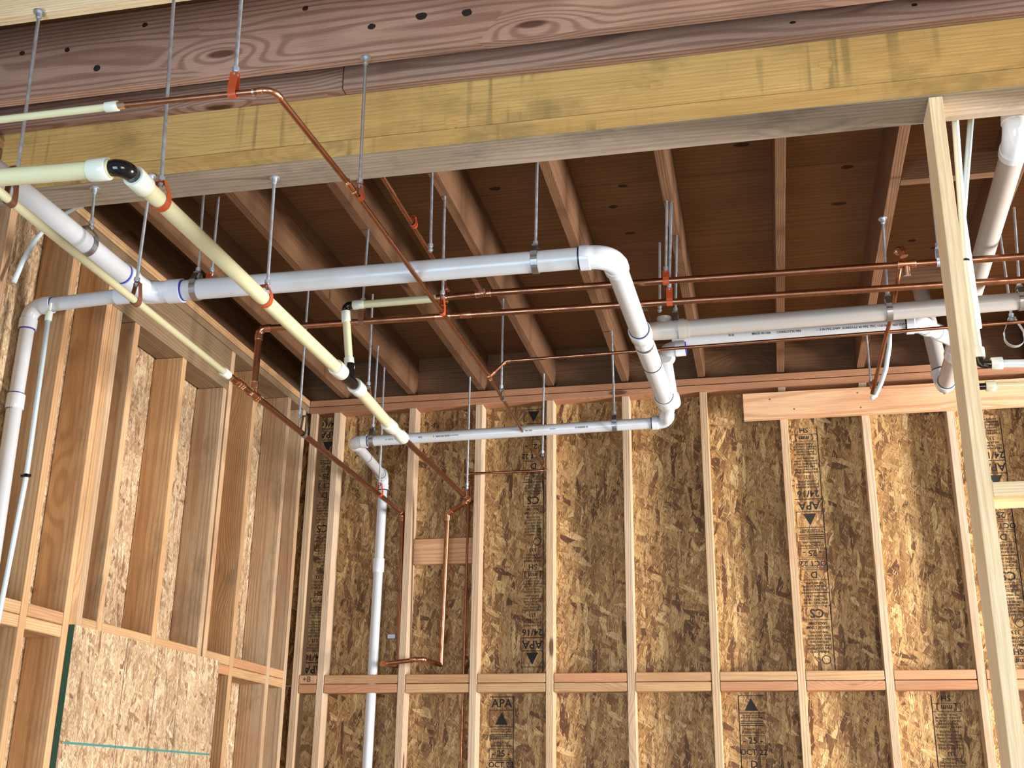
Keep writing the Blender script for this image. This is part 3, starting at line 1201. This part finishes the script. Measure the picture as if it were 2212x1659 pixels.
# patch of sheathing nailed on the room side, green painted edge and chalk lines
bm = bmesh.new()
bmesh.ops.create_cube(bm, size=1.0)
bmesh.ops.scale(bm, vec=(1.195, 1.35, 0.020), verts=bm.verts[:])
M = Matrix((Y3, Z3, X3)).transposed().to_4x4()
M.translation = Vector((LW + .0105, 4.469, 2.325 - .675))
ps = mesh_obj('osb_panel', bm, MT['osb_l'], wl, local(wl, M))
ps['label'] = 'pale patch panel with a green painted edge'


def flatmark(name, y0, z0, y1, z1, x, mat, parent):
    bm = bmesh.new()
    bmesh.ops.create_cube(bm, size=1.0)
    bmesh.ops.scale(bm, vec=(.0006, abs(y1 - y0), abs(z1 - z0)), verts=bm.verts[:])
    M = Matrix.Translation((x, (y0 + y1) / 2, (z0 + z1) / 2))
    return mesh_obj(name, bm, mat, wl, local(wl, M))


flatmark('chalk_line', 3.90, 1.912, 5.055, 1.920, LW + .0209, MT['teal'], wl)
for y in (4.25, 4.50, 4.70):
    flatmark('chalk_line', y, 1.2, y + .0022, 2.32, LW + .0209, MT['inkg'], wl)
bm = bmesh.new()
bmesh.ops.create_cube(bm, size=1.0)
bmesh.ops.scale(bm, vec=(.0225, .0024, 1.35), verts=bm.verts[:])
mesh_obj('painted_edge', bm, MT['green'], wl, local(wl, Matrix.Translation((LW + .0110, 3.8702, 1.65))))

# ---- ceiling: deck sheets, far joists, near joists, blocking
ce = struct('ceiling', (0, 4.5, JB))
joist_x = [-2.29, -1.895, -1.49, -1.10, -0.69, -0.28, 0.133, 0.54, 0.965, 1.37, 1.78, 2.19]
for x in joist_x:
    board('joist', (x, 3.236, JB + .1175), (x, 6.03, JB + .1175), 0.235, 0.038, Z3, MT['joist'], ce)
for i, (y0, y1) in enumerate(((3.24, 4.22), (4.224, 5.44), (5.444, 6.05))):
    cuts = [-2.66, -0.69, 1.37, 2.8] if i % 2 else [-2.66, -1.49, 0.54, 2.8]
    for k in range(3):
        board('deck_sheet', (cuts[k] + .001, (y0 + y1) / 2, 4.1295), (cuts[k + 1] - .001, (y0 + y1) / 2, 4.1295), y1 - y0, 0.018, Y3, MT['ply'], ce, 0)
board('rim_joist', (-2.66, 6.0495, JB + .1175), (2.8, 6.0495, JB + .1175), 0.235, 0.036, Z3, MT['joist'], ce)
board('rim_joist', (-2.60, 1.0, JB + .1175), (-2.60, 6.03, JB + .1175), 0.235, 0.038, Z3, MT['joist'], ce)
for y in (4.00, 4.95):
    board('joist_blocking', (0.5605, y, JB + .045), (0.9455, y, JB + .045), 0.089, 0.038, Z3, MT['joist'], ce)
board('joist_blocking', (0.5605, 3.30, JB + .09), (0.68, 3.30, JB + .09), 0.12, 0.038, Z3, MT['block'], ce)
for i in range(10):
    q = V('pk%d' % i)
    disc_mark('knot', (q.x, q.y, 4.1203), (0, 0, -1), .018 + .006 * (i % 3), .012 + .002 * (i % 2), MT['knot'], ce)
# near joists running over the beam
NB = 3.897
for nm, y0, y1, xs in (('joist', 2.502, 2.540, [(-3.2, 2.4)]), ('joist', 2.893, 2.931, [(-3.2, 2.4)]), ('joist', 3.047, 3.084, [(-3.2, -1.246), (-1.243, 2.4)]),
                       ('joist', 2.09, 2.128, [(-3.2, 2.4)]), ('joist', 1.68, 1.718, [(-3.2, 2.4)])):
    for (a, b) in xs:
        m_ = MT['post'] if y0 == 2.502 else MT['near']
        board(nm, (a, (y0 + y1) / 2, NB + .143), (b, (y0 + y1) / 2, NB + .143), 0.286, 0.0375, Z3, m_, ce)
for (a, b) in ((-3.2, -0.8), (-0.798, 2.4)):
    board('deck_sheet', (a, 2.2, 4.1935), (b, 2.2, 4.1935), 2.2, 0.018, Y3, MT['ply'], ce, 0)
for i in range(4):
    q = V('kn%d' % i)
    if q.z > NB + .012:
        disc_mark('knot_hole', (q.x, 2.8927, q.z), (0, -1, 0), (.019, .017, .013, .012)[i], (.013, .013, .011, .012)[i], MT['ink'], ce)
for i in range(4):
    q = V('kk%d' % i)
    disc_mark('knot', (q.x, 2.8927, q.z), (0, -1, 0), .010, .009, MT['knot'], ce)
for i in range(6):
    q = V('jk%d' % i)
    if 3.91 < q.z < 4.1:
        disc_mark('knot', (q.x, 3.0467, q.z), (0, -1, 0), .009, .005, MT['knot'], ce)

# ---- heavy beam
bt = thing('timber_beam', 'heavy yellow timber beam crossing the whole ceiling, with a grey underside', 'beam', (0, 3.16, 3.67))
board('beam_upper_lamination', (-3.2, 3.16, 3.932), (2.4, 3.16, 3.932), 0.395, 0.148, Z3, MT['beam'], bt, 0.003)
board('beam_lower_lamination', (-3.2, 3.16, 3.7025), (2.4, 3.16, 3.7025), 0.060, 0.150, Z3, MT['beam'], bt, 0.003)
ub = board('beam_underside', (-3.2, 3.16, 3.6715), (2.4, 3.16, 3.6715), 0.1495, 0.004, Y3, MT['under'], bt, 0.001)  # thin sheet, greyer than the beam's face
ub['label'] = 'grey underside'
for i in range(3):
    q = V('bk%d' % i)
    disc_mark('knot', (q.x, 3.0855, q.z), (0, -1, 0), .020, .018, MT['beam'], bt)

# ---- framed wall under the beam at the right
wr = struct('wall_right', (0.55, 3.16, 0))
board('stud', (0.556, 3.16, 0.04), (0.556, 3.16, 3.669), 0.14, 0.038, Y3, MT['post'], wr)
board('stud', (1.16, 3.16, 0.04), (1.16, 3.16, 3.669), 0.14, 0.038, Y3, MT['post'], wr)
board('blocking', (0.5755, 3.16, 2.506), (1.1405, 3.16, 2.506), 0.14, 0.038, Y3, MT['post'], wr)
board('bottom_plate', (0.53, 3.16, 0.02), (2.4, 3.16, 0.02), 0.14, 0.038, Y3, MT['post'], wr)

# ================================================================ PIPES
# ---------------- white drain line
dr = thing('drain_line', 'wide white plastic drain line crossing under the joists and down the walls', 'drain pipe', P['x_wye'])
PV, FT, GL, GD = MT['pvc'], MT['fit'], MT['glue'], MT['glued']
# left riser up, elbow, narrow run to the wye
r2 = 0.026
pipe_run(dr, ['riser_cpl', 'x_elb', V('x_wye') - X3 * .11], r2, PV, FT, R=.05, ring=GL, slen=1.5)
tube('pipe', ['riser_bot', V('riser_cpl')], r2 * 1.06, PV, dr)
coupling('coupling', 'riser_cpl', V('x_elb') - V('riser_cpl'), r2, .055, FT, dr, 1.22, ring=GL)
# wye where the front branch joins
rw = 0.037
w0 = V('x_wye')
bm = bmesh.new()
c0 = V('x_red')
dx = (V('x_end') - V('x_wye')).normalized()
sweep(bm, [V((0, 0, 0)) - dx * .12, V((0, 0, 0)) - dx * .04, dx * .02, dx * .085, dx * .085, dx * .14], [r2 * 1.25, r2 * 1.25, rw * 1.08, rw * 1.08, rw * 1.18, rw * 1.18], 24)
pj = V('p_clamp') - V('p_join')
pd = pj.normalized()
bend = [pd * .16, pd * .10, pd * .055, pd * .02 + dx * .012, dx * .05]
sweep(bm, [pd * .165, pd * .11, pd * .11, pd * .055, pd * .02 + dx * .014, dx * .055], [.0435, .0435, .040, .040, .040, .040], 24)
wy = mesh_obj('wye', bm, FT, dr, local(dr, Matrix.Translation(w0)), 0.6)
ring_at('glue_ring', w0 + dx * .143, dx, rw * 1.05, .008, GL, wy)
ring_at('glue_ring', w0 + pd * .168, pd, .0388, .006, GL, wy)
tube('pipe', [w0 + pd * .12, 'p_far'], 0.037, PV, dr)
# main run, elbow, run towards the back
pipe_run(dr, [w0 + dx * .10, 'x_end', 'y_hub'], rw, PV, FT, R=.075, ring=GD, slen=0.9, sock=1.17, body=1.1)
# hub / double wye
yd = (V('y_end') - V('y_hub')).normalized()
coupling('coupling', V('y_hub') - yd * .01, yd, rw, .07, FT, dr, 1.2, ring=GD)
tube('pipe', [V('y_hub'), V('y_hub') + yd * .16], rw * 1.06, FT, dr)
tube('pipe', [V('y_hub') + yd * .12, V('y_end')], .0405, PV, dr)
ring_at('glue_ring', V('y_hub') + yd * .33, yd, .0422, .006, GD, dr)
ring_at('glue_ring', V('y_end') - yd * .09, yd, .0425, .006, GD, dr)
# big run to the right off the hub
ld = (V('l_r') - V('l_l')).normalized()
bm = bmesh.new()
o0 = V('l_l')
sweep(bm, [-ld * .06 - Z3 * .015 - Y3 * .03, ld * .005, ld * .05, ld * .115, ld * .115, ld * .14, ld * .14, ld * .155], [.030, .036, .038, .038, .0405, .0405, .037, .037], 26)
sweep(bm, [ld * .06, ld * .06 + Z3 * .034, ld * .06 + Z3 * .034, ld * .06 + Z3 * .052], [.026, .026, .029, .029], 20)
mesh_obj('tee', bm, MT['pvc_shade'], dr, local(dr, Matrix.Translation(o0)), 0.6)
ldn = tube('pipe', [o0 + ld * .13, 'l_r'], 0.0325, MT['pvc_shade'], dr)
# second line behind, with the maker's print
pipe_run(dr, [V('s_end') - Y3 * .06, V((P['s_end'][0] + .010, 4.62, 3.50)), ], .025, PV, FT)
elbow('elbow', V((P['s_end'][0] + .012, 4.62, 3.535)), V('s_end'), V('ch_r'), .028, FT, dr, R=.04, ring=GL)
pr0 = V((P['s_end'][0] + .04, 4.62, 3.578))
prx = V('ch_r')
pipe_run(dr, [pr0, prx, 'q_w'], .0315, PV, FT, R=.05, ring=GD, slen=1.0)
pipe_print(dr, pr0, prx, .0315, [(0.33, 'MADE IN USA'), (0.43, 'CHARLOTTE PIPE'), (0.585, '- - 3 IN PVC-DWV  SCHEDULE 40 PIPE  PVC 1120 IIIIIIII  NSF-DWV'), (0.235, 'III III')], -0.30, .0125, MT['ink'])
# steep wye at the bottom and the reducer down to the small run
coupling('wye', V('s_end') - Y3 * .03, Y3, .026, .10, FT, dr, 1.25)
bm = bmesh.new()
ye = V('y_end')
sm = V('sm_el')
sweep(bm, [-yd * .09, -yd * .02, -yd * .0, yd * .06, V('sm_el') - ye - (sm - ye).normalized() * .10, sm - ye - (sm - ye).normalized() * .06], [.0455, .0455, .044, .036, .034, .034], 26)
mesh_obj('reducer', bm, FT, dr, local(dr, Matrix.Translation(ye)), 0.6)
pipe_run(dr, [ye + yd * .06, 'sm_el', 'sm_l', 'v_elb', 'v_bot'], .0262, PV, FT, R=.045, ring=MT['glued'], slen=1.1)
coupling('coupling', 'v_mid', (0, 0, 1), .0262, .075, FT, dr, 1.22)
pipe_print(dr, 'sm_l', 'sm_el', .0262, [(0.07, 'I II -'), (0.17, 'II - II II II  ====='), (0.335, 'PIPE'), (0.41, 'II  IIIIIIII-IIIII IIIIIIIII ======'), (.86, 'IIIII IIIIII'), (.98, '===='), (1.10, 'III IIIIIIIIIIIII III')], -0.25, .0115, MT['inkg'])
# drop at the right: elbow under the beam, run to the back, riser
pipe_run(dr, [V('q_elb') + V((0.012, 0, .16)), 'q_elb', 'q_end', 'v2_top'], .0375, MT['pvc_shade'], FT, R=.055, ring=GD, slen=0.8, sock=1.17, body=1.1)
bm = bmesh.new()
qd = (V('q_elb') - V('q_end')).normalized()
sweep(bm, [-qd * .14, -qd * .06, -qd * .06, qd * .08, qd * .08, qd * .14], [.0435, .0435, .041, .041, .0435, .0435], 24)
sweep(bm, [qd * .02, (V('ch_r') - V('q_w')) * .6], [.035, .035], 22)
mesh_obj('wye', bm, FT, dr, local(dr, Matrix.Translation(V('q_w'))), 0.6)

# ---------------- cream line with the black elbow (B) and the copper line it feeds (E)
CP, CF, CU, CUF, SO, BK = MT['cpvc'], MT['cfit'], MT['copper'], MT['cfitg'], MT['solder'], MT['black']
wl1 = thing('water_line', 'thickest cream water line, with black elbow and pale collars, ending in copper', 'water pipe', P['b_tee'])


def copper_run(parent, nodes, r, R=None):
    pipe_run(parent, nodes, r, CU, CUF, R=R or r * 2.2, ring=SO, ringsub='solder_ring', body=1.12, sock=1.22, slen=1.6, names=('copper_pipe', 'copper_elbow'), seg=18)


rb = 0.0228
be, bl, bte, b2 = V('b_elb'), V('b_left'), V('b_tee'), V('b_tee2')
by = (bte - be).normalized()
tube('cream_pipe', [bl, be - X3 * .035], rb, CP, wl1, 24)
o, pa, pb = elbow('black_elbow', be, bl, bte, 0.0195, BK, wl1, R=.026, sock=1.1, slen=.8)
coupling('collar', be - X3 * .068, X3, rb, .052, CF, wl1, 1.28)
coupling('collar', be + by * .074, by, rb, .062, CF, wl1, 1.28)
tube('cream_pipe', [be + by * .06, b2 - by * .05], rb, CP, wl1, 24)
coupling('collar', b2 - by * .03, by, rb, .07, CF, wl1, 1.3)
coupling('collar', bte + by * .075, by, rb, .07, CF, wl1, 1.3)
bu = (V('e_up') - bte).normalized()
tee('black_tee', bte - by * .01, by, Z3, .0195, BK, wl1, L=.15, BL=.07, br=.014, f=1.05)
tube('cream_pipe', [bte + by * .07, V('b_red')], rb, CP, wl1, 24)
# collar / reducer
rd = V('b_red')
bm = bmesh.new()
b3 = V('b_red2')
b4 = (V('b_end') - b3).normalized()
sweep(bm, [-by * .06, -by * .055, by * .01, by * .045, (b3 - rd) * .82, b3 - rd, b3 - rd + b4 * .05, b3 - rd + b4 * .06], [rb, rb * 1.25, rb * 1.3, rb * .95, rb * .95, rb * 1.18, rb * 1.15, rb * .8], 24)
mesh_obj('reducer', bm, CF, wl1, local(wl1, Matrix.Translation(rd)), 0.6)
copper_run(wl1, [b3 + b4 * .04, 'b_end', V('b_l1') + Y3 * .04, V('b_bot')], .0135, R=.022)
ring_at('solder_ring', b3 + b4 * .075, b4, .016, .012, SO, wl1)
# riser from the tee to the copper line
eu = V('e_up')
vz = (eu - bte).normalized()
coupling('collar', bte + vz * .075, vz, .0148, .045, CF, wl1, 1.3)
tube('cream_pipe', [bte + vz * .06, eu - vz * .05], .0152, CP, wl1)
coupling('collar', eu - vz * .048, vz, .0148, .045, CF, wl1, 1.3)
elbow('black_elbow', eu, bte, V('e_c'), .0135, BK, wl1, R=.016, sock=1.1, slen=1.0)
ex = (V('e_c') - eu).normalized()
coupling('collar', eu + ex * .055, ex, .0148, .045, CF, wl1, 1.3)
tube('cream_pipe', [eu + ex * .04, 'e_c'], .0155, CP, wl1)
tube('copper_pipe', [V('e_c') - ex * .01, 'e_tee'], .0122, CU, wl1, 18)
coupling('copper_coupling', V('e_c') + ex * .02, ex, .0122, .05, CUF, wl1, 1.2)
tee('copper_tee', 'e_tee', ex, V('h_a') - V('e_tee'), .0122, CUF, wl1, BL=.035, br=.009, lip=SO)
tube('copper_pipe', [V('e_tee') + (V('h_a') - V('e_tee')) * .1, 'h_a'], .009, CU, wl1, 16)
er = (V('e_r') - V('e_tee')).normalized()
tube('copper_pipe', [V('e_tee') + ex * .01, 'e_r'], .0125, CU, wl1, 18)
tee('copper_tee', 'e_t2', er, V((.0, .25, -1)), .0125, CUF, wl1, BL=.04, br=.010, lip=SO)
elbow('copper_elbow', V('e_t2') + V((-.012, 0, .062)), V('e_t2'), V('e_t2') + V((-.1, .25, .09)), .012, CUF, wl1, R=.018)
dn = [V('cu%d' % i) for i in range(7)]
tube('bent_copper_pipe', dn, .0080, CU, wl1, 14, 3.2)
tube('bent_white_tube', [V('wt%d' % i) for i in range(5)] + [dn[-1] + V((0, .02, -.012))], .0095, MT['pex'], wl1, 14, 3.2)

# ---------------- thin cream line (A) that turns to copper, tee and cross run (D)
wl2 = thing('water_line', 'thin cream water line hanging nearest the left wall, turning to copper at a ribbed tee', 'water pipe', P['a_tee'])
ay = (V('a_cpl') - V('a_cl1')).normalized()
tube('cream_pipe', ['a_far', 'a_cl1', V('a_cpl')], .0125, CP, wl2, 20, 3.2)
a2 = (V('a_end') - V('a_tee')).normalized()
coupling('collar', V('a_cpl'), ay, .0125, .045, CF, wl2, 1.35)
ring_at('solder_ring', V('a_cpl') + a2 * .035, a2, .014, .02, SO, wl2)
tube('copper_pipe', [V('a_cpl') + a2 * .01, V('a_tee')], .0130, CU, wl2, 18)
coupling('copper_coupling', V('a_rc'), a2, .013, .065, CUF, wl2, 1.3)
for s_ in (-.012, .008, .022):
    ring_at('solder_ring', V('a_rc') + a2 * s_, a2, .0180, .004, SO, wl2)
tee('copper_tee', 'a_tee', a2, V('d_elb') - V('a_tee'), .0138, CUF, wl2, BL=.05, br=.0135, lip=SO)
copper_run(wl2, [V('a_tee') + (V('d_elb') - V('a_tee')).normalized() * .02, 'd_elb', 'd_tee'], .0130, R=.026)
copper_run(wl2, ['a_tee', V('a_dn') + Z3 * .035, 'a_bot'], .0125, R=.022)
dr2 = (V('d_r') - V('d_tee')).normalized()
tee('copper_tee', 'd_tee', dr2, Z3, .0118, CUF, wl2, BL=.04, br=.0105, lip=SO)
tube('copper_pipe', ['d_tee', 'd_r'], .0122, CU, wl2, 18)
coupling('copper_coupling', V('d_tee') + dr2 * .09, dr2, .0115, .045, CUF, wl2, 1.2)
# branch that runs forward over the beam side
copper_run(wl2, [V('d_tee') + Z3 * .02, V('g_e') + V((-.01, 0, 0)), 'g_n'], .0088, R=.02)
coupling('copper_coupling', V('d_tee') + (V('g_e') - V('d_tee')) * .45, Z3, .0105, .03, CUF, wl2, 1.25)
coupling('copper_coupling', V('d_tee') + (V('g_e') - V('d_tee')) * .72, Z3, .0105, .022, CUF, wl2, 1.25)

# jumper between the two risers
jp = thing('copper_jumper', 'short U of copper pipe bridging two risers in front of a stud', 'pipe', P['j_l'])
copper_run(jp, [V('a_bot') + Z3 * .004, 'j_l', 'j_r', V('b_bot') + Z3 * .0], .0118, R=.018)
coupling('copper_coupling', V('j_r') - X3 * .045, X3, .0118, .035, CUF, jp, 1.2)

# ---------------- long copper line (C)
wl3 = thing('water_line', 'slim copper line with a cream end, crossing in front of the yellow beam', 'water pipe', P['c_f'])
rc = .0082
tube('cream_pipe', ['c_l', 'c_cpv'], .0098, CP, wl3, 18)
cd = (V('c_cx') - V('c_cpv')).normalized()
coupling('collar', V('c_cpv') + cd * -.004, cd, .0100, .035, CF, wl3, 1.35)
ring_at('solder_ring', V('c_cpv') + cd * .024, cd, .0100, .022, SO, wl3)
copper_run(wl3, [V('c_cpv') + cd * .01, V('c_elb') - X3 * .01, V('c_cpl'), ], rc, R=.028)
ring_at('solder_ring', V('c_elb') - X3 * .062, cd, .0112, .006, SO, wl3)
cy_ = (V('c_end') - V('c_f')).normalized()
c1_ = (V('c_f') - V('c_cpl')).normalized()
coupling('copper_coupling', 'c_cpl', c1_, rc, .05, CUF, wl3, 1.3)
for s_ in (-.026, .026):
    ring_at('solder_ring', V('c_cpl') + c1_ * s_, c1_, .0112, .005, SO, wl3)
tube('copper_pipe', ['c_cpl', 'c_f'], rc, CU, wl3, 18)
fb = V('f_1')
tee('copper_tee', 'c_f', cy_, fb - V('c_f'), rc, CUF, wl3, BL=.028, br=.007, lip=SO)
copper_run(wl3, ['c_f', fb, 'f_r'], .0068, R=.016)
copper_run(wl3, ['c_f', 'c_end', V('c_elb2'), V('c_elb2') + V((-.004, .12, -.0)), 'c_rbot'], .0068, R=.016)

# ---------------- thin white tube on the left wall, arc of tubing
wt = thing('water_line', 'thin bluish-white tube dropping beside the wide white riser, held by a black clip', 'water pipe', P['wht_t'])
q0, q1, q2 = V('wht_t'), V('wht_b'), V('wht_e')
tube('tube_pipe', [q0, q1, q2], .0085, MT['pex'], wt, 16, 3.2)
coupling('collar', q0 + (q1 - q0).normalized() * .02, Z3, .0085, .035, MT['cfit'], wt, 1.5)
tube('tube_pipe', [q0, q0 + Z3 * .03], .006, CF, wt, 12)
bm = bmesh.new()
bmesh.ops.create_cube(bm, size=1.0)
bmesh.ops.scale(bm, vec=(.040, .012, .010), verts=bm.verts[:])
bmesh.ops.bevel(bm, geom=bm.edges[:], offset=.003, segments=1, affect='EDGES')
mesh_obj('clip', bm, BK, wt, local(wt, Matrix.Translation(q1 - Y3 * .004)))
ring_at('clip', q1, Z3, .0105, .012, BK, wt)
ar = tube('flexible_tube', [V('arc%d' % i) for i in range(7)], .0085, MT['pex'], None, 14, 3.2)
ar['label'] = 'pale flexible tube curving across the left wall behind the pipes'
ar['category'] = 'tube'

# ---------------- white supply tubes behind the post at the right
w1 = thing('water_line', 'bright white tube standing beside the post, with black coupling and black elbow', 'water pipe', P['t1_m'])
m0, m1, m2, m3 = V('t1_t'), V('t1_m'), V('t1_b'), V('t1_r')
PX = MT['pex']
tube('tube_pipe', [m0, m1], .0105, PX, w1, 18)
ring_at('black_coupling', m1, Z3, .012, .014, BK, w1)
tube('tube_pipe', [m1, m2], .0125, PX, w1, 18)
coupling('collar', m2 - (m1 - m2).normalized() * .002, Z3, .0125, .03, PX, w1, 1.45)
elbow('black_elbow', m2 - Z3 * .035, m2, m3 - Z3 * .035, .0095, BK, w1, R=.012, slen=2.2)
coupling('collar', m2 + V((.045, 0, -.035)), X3, .0125, .03, PX, w1, 1.4)
tube('tube_pipe', [m2 + V((.03, 0, -.035)), m3 - Z3 * .035], .0112, PX, w1, 18)
w2 = thing('tube', 'second white tube crossing behind the brighter one beside the post, leaning right', 'tube', P['t2_t'])
tube('tube_pipe', ['t2_t', 't2_b', V('t2_b') + V((.004, .0, -.35))], .0092, PX, w2, 16, 3.2)
w3 = thing('water_line', 'cream sideways line with a black end piece, lowest at the right edge', 'water pipe', P['t3_e'])
e0, e1_ = V('t3_e'), V('t3_r')
tube('black_nipple', [e0 - X3 * .006, e0 + X3 * .02], .0095, BK, w3, 16)
coupling('collar', e0 + X3 * .028, X3, .0115, .026, CF, w3, 1.3)
tube('cream_pipe', [e0 + X3 * .02, e1_], .0098, CP, w3, 18)
w4 = thing('pipe_stub', 'short copper stub over the pale plank behind the bent copper pipe', 'pipe', P['cstub'])
copper_run(w4, [V('cstub') + Y3 * .0, V('cstub') + X3 * .05, ], .009)
ring_at('solder_ring', V('cstub') - X3 * .002, X3, .0115, .008, SO, w4)

# ================================================================ HANGERS
def rt(n):
    return P[n + '_t'], P[n + '_b']


AY = V('a_end') - V('a_tee')
BY = V('b_end') - V('b_tee')
CY = V('c_end') - V('c_f')


def on_line(a, b, y=None, x=None):
    a, b = V(a), V(b)
    d = b - a
    s = (y - a.y) / d.y if y is not None else (x - a.x) / d.x
    return a + d * s


H = [
    ('r1', ('a_far', 'a_cl1', None), 'a_cl1', ay, .0125, 'brown', True, 'rod hanger at the far upper left, brown clamp on the thin cream line'),
    ('r2', None, on_line(be, b2, y=2.50), by, rb, 'orange', False, 'long rod hanger, orange clamp on the thick cream line near its black elbow'),
    ('r3', None, on_line('c_cpv', 'c_elb', x=P['r3_b'][0]), X3, rc, 'orange', False, 'rod hanger with orange clamp on the copper run crossing above the beam'),
    ('r4', None, 'c_cl1', c1_, rc, 'orange', True, 'rod hanger screwed under the near joist, orange clamp on the slim copper line'),
    ('r5', None, on_line(w0 + pd * .12, 'p_far', y=3.12), pd, .037, 'steel', True, 'short rod hanger under the beam, grey clamp on the wide front drain branch'),
    ('r6', None, on_line('a_cl1', 'a_cpl', y=3.08), ay, .0125, 'brown', True, 'rod hanger, brown clamp on the thin cream line beside the drain wye'),
    ('r7', None, on_line('x_wye', 'x_end', x=P['r7_b'][0]), dx, rw, 'steel', False, 'rod hanger with steel clamp on the wide drain just right of its wye'),
    ('r8', None, 'r8_p', X3, .012, 'orange', False, 'rod hanger, orange clamp half hidden behind the wide drain near the wye'),
    ('r9', None, on_line(be, b2, y=3.17), by, rb, 'orange', True, 'rod hanger under the beam, orange clamp midway along the thick cream line'),
    ('r10', None, on_line('g_n', 'g_e', y=3.60), V('g_e') - V('g_n'), .0088, 'orange', False, 'rod hanger, orange clamp just above the middle of the wide drain'),
    ('r11', None, on_line('c_cpl', 'c_f', y=3.78), c1_, rc, 'orange', False, 'rod hanger passing behind the wide drain to where cream run meets copper'),
    ('r12', None, on_line('x_wye', 'x_end', x=P['r12_b'][0]), dx, rw, 'steel', False, 'rod hanger with steel clamp on the wide drain left of its elbow'),
    ('r13', None, on_line('e_tee', 'e_r', x=P['r13_b'][0]), er, .0125, 'orange', False, 'rod hanger with the upper of the two orange clamps near the drain hub'),
    ('r14', None, on_line('d_tee', 'd_r', x=P['r14_b'][0]), dr2, .0112, 'orange', False, 'rod hanger with the lower of the two orange clamps near the drain hub'),
    ('r15', None, on_line('l_l', 'l_r', x=P['r15_b'][0]), ld, .0325, 'steel', False, 'rod hanger, wide steel clamp at the left end of the large shade-greyed white pipe'),
    ('r16', None, on_line('a_tee', 'a_end', y=P['r16_b'][1]), AY, .0125, 'steel', False, 'rod hanger near the room corner holding the copper line in an open clamp'),
    ('r17', None, V('r17_b') - Z3 * .045, Y3, .010, 'brown', False, 'rod hanging over the top plate with an empty brown clamp'),
    ('r18', None, on_line('d_elb', 'd_tee', x=P['r18_b'][0]), X3, .0125, 'brown', False, 'rod hanger, brown clamp on the lower copper run beside the cream riser'),
    ('r19', None, 'sm_c1', X3, .0262, 'steel', False, 'rod hanger, steel clamp at the left end of the small back drain run'),
    ('r20', None, on_line('a_tee', 'a_end', y=P['r20_b'][1]), AY, .0125, 'orange', False, 'rod hanger, reddish clamp on copper in front of the white drop pipe'),
    ('r21', None, on_line('c_f', 'c_end', y=P['r21_b'][1]), CY, .0068, 'steel', False, 'rod hanger, small dark clamp on slim copper at the back top plate'),
    ('r22', None, on_line(b3, 'b_end', y=5.75), BY, .0135, 'brown', False, 'rod hanger at the far copper end of the thick line, by a stud'),
    ('r23', None, on_line('c_f', 'c_end', y=P['r23_b'][1]), CY, .0068, 'brown', False, 'rod hanger at the far end of the slim copper line, back wall behind'),
    ('r24', None, 'sm_c2', X3, .0262, 'steel', False, 'rod hanger, steel clamp on the right half of the small back drain run'),
    ('r25', None, on_line('l_l', 'l_r', x=P['r25_b'][0]), ld, .0325, 'steel', True, 'rod hanger anchored in the joist left of the post, on the large pipe'),
    ('r26', None, 'cstub', X3, .009, 'brown', False, 'thin rod hanger dropping to the copper stub over the pale plank'),
    ('r27', None, on_line('l_l', 'l_r', x=P['r27_b'][0]), ld, .0325, 'steel', False, 'rod hanger at the right edge, wide grey clamp on the large pipe'),
    ('r28', None, on_line('y_hub', 'y_end', y=4.32), Y3, .036, 'steel', False, 'rod hanger standing on the drain hub, left of the two orange clamps'),
]
for (k, _, pc, d, r, mt, fl_, lab) in H:
    t_, b_ = rt(k)
    hanger(lab, t_, b_, pc, d, r, mt, flange=fl_)
# empty ring hanger hanging under the large pipe at the right
t_ = V((P['r27_b'][0] + .01, 4.50, JB))
hanger('empty pale ring clamp hanging below the large pipe at the right edge', t_, t_ - Z3 * .36, t_ - Z3 * .44, Y3, .034, 'zinc', flange=False)
t_ = V((.66, 3.95, 3.88))
hanger('thin rod hanger right of the post holding the upper copper run', t_, V((.66, 3.972, 3.60)), on_line('e_tee', 'e_r', x=.66), er, .0125, 'zinc', flange=False)
for o in bpy.data.objects:
    if o.type == 'EMPTY' and o.name.startswith('pipe_hanger'):
        o['group'] = 'rod hangers carrying the pipes'
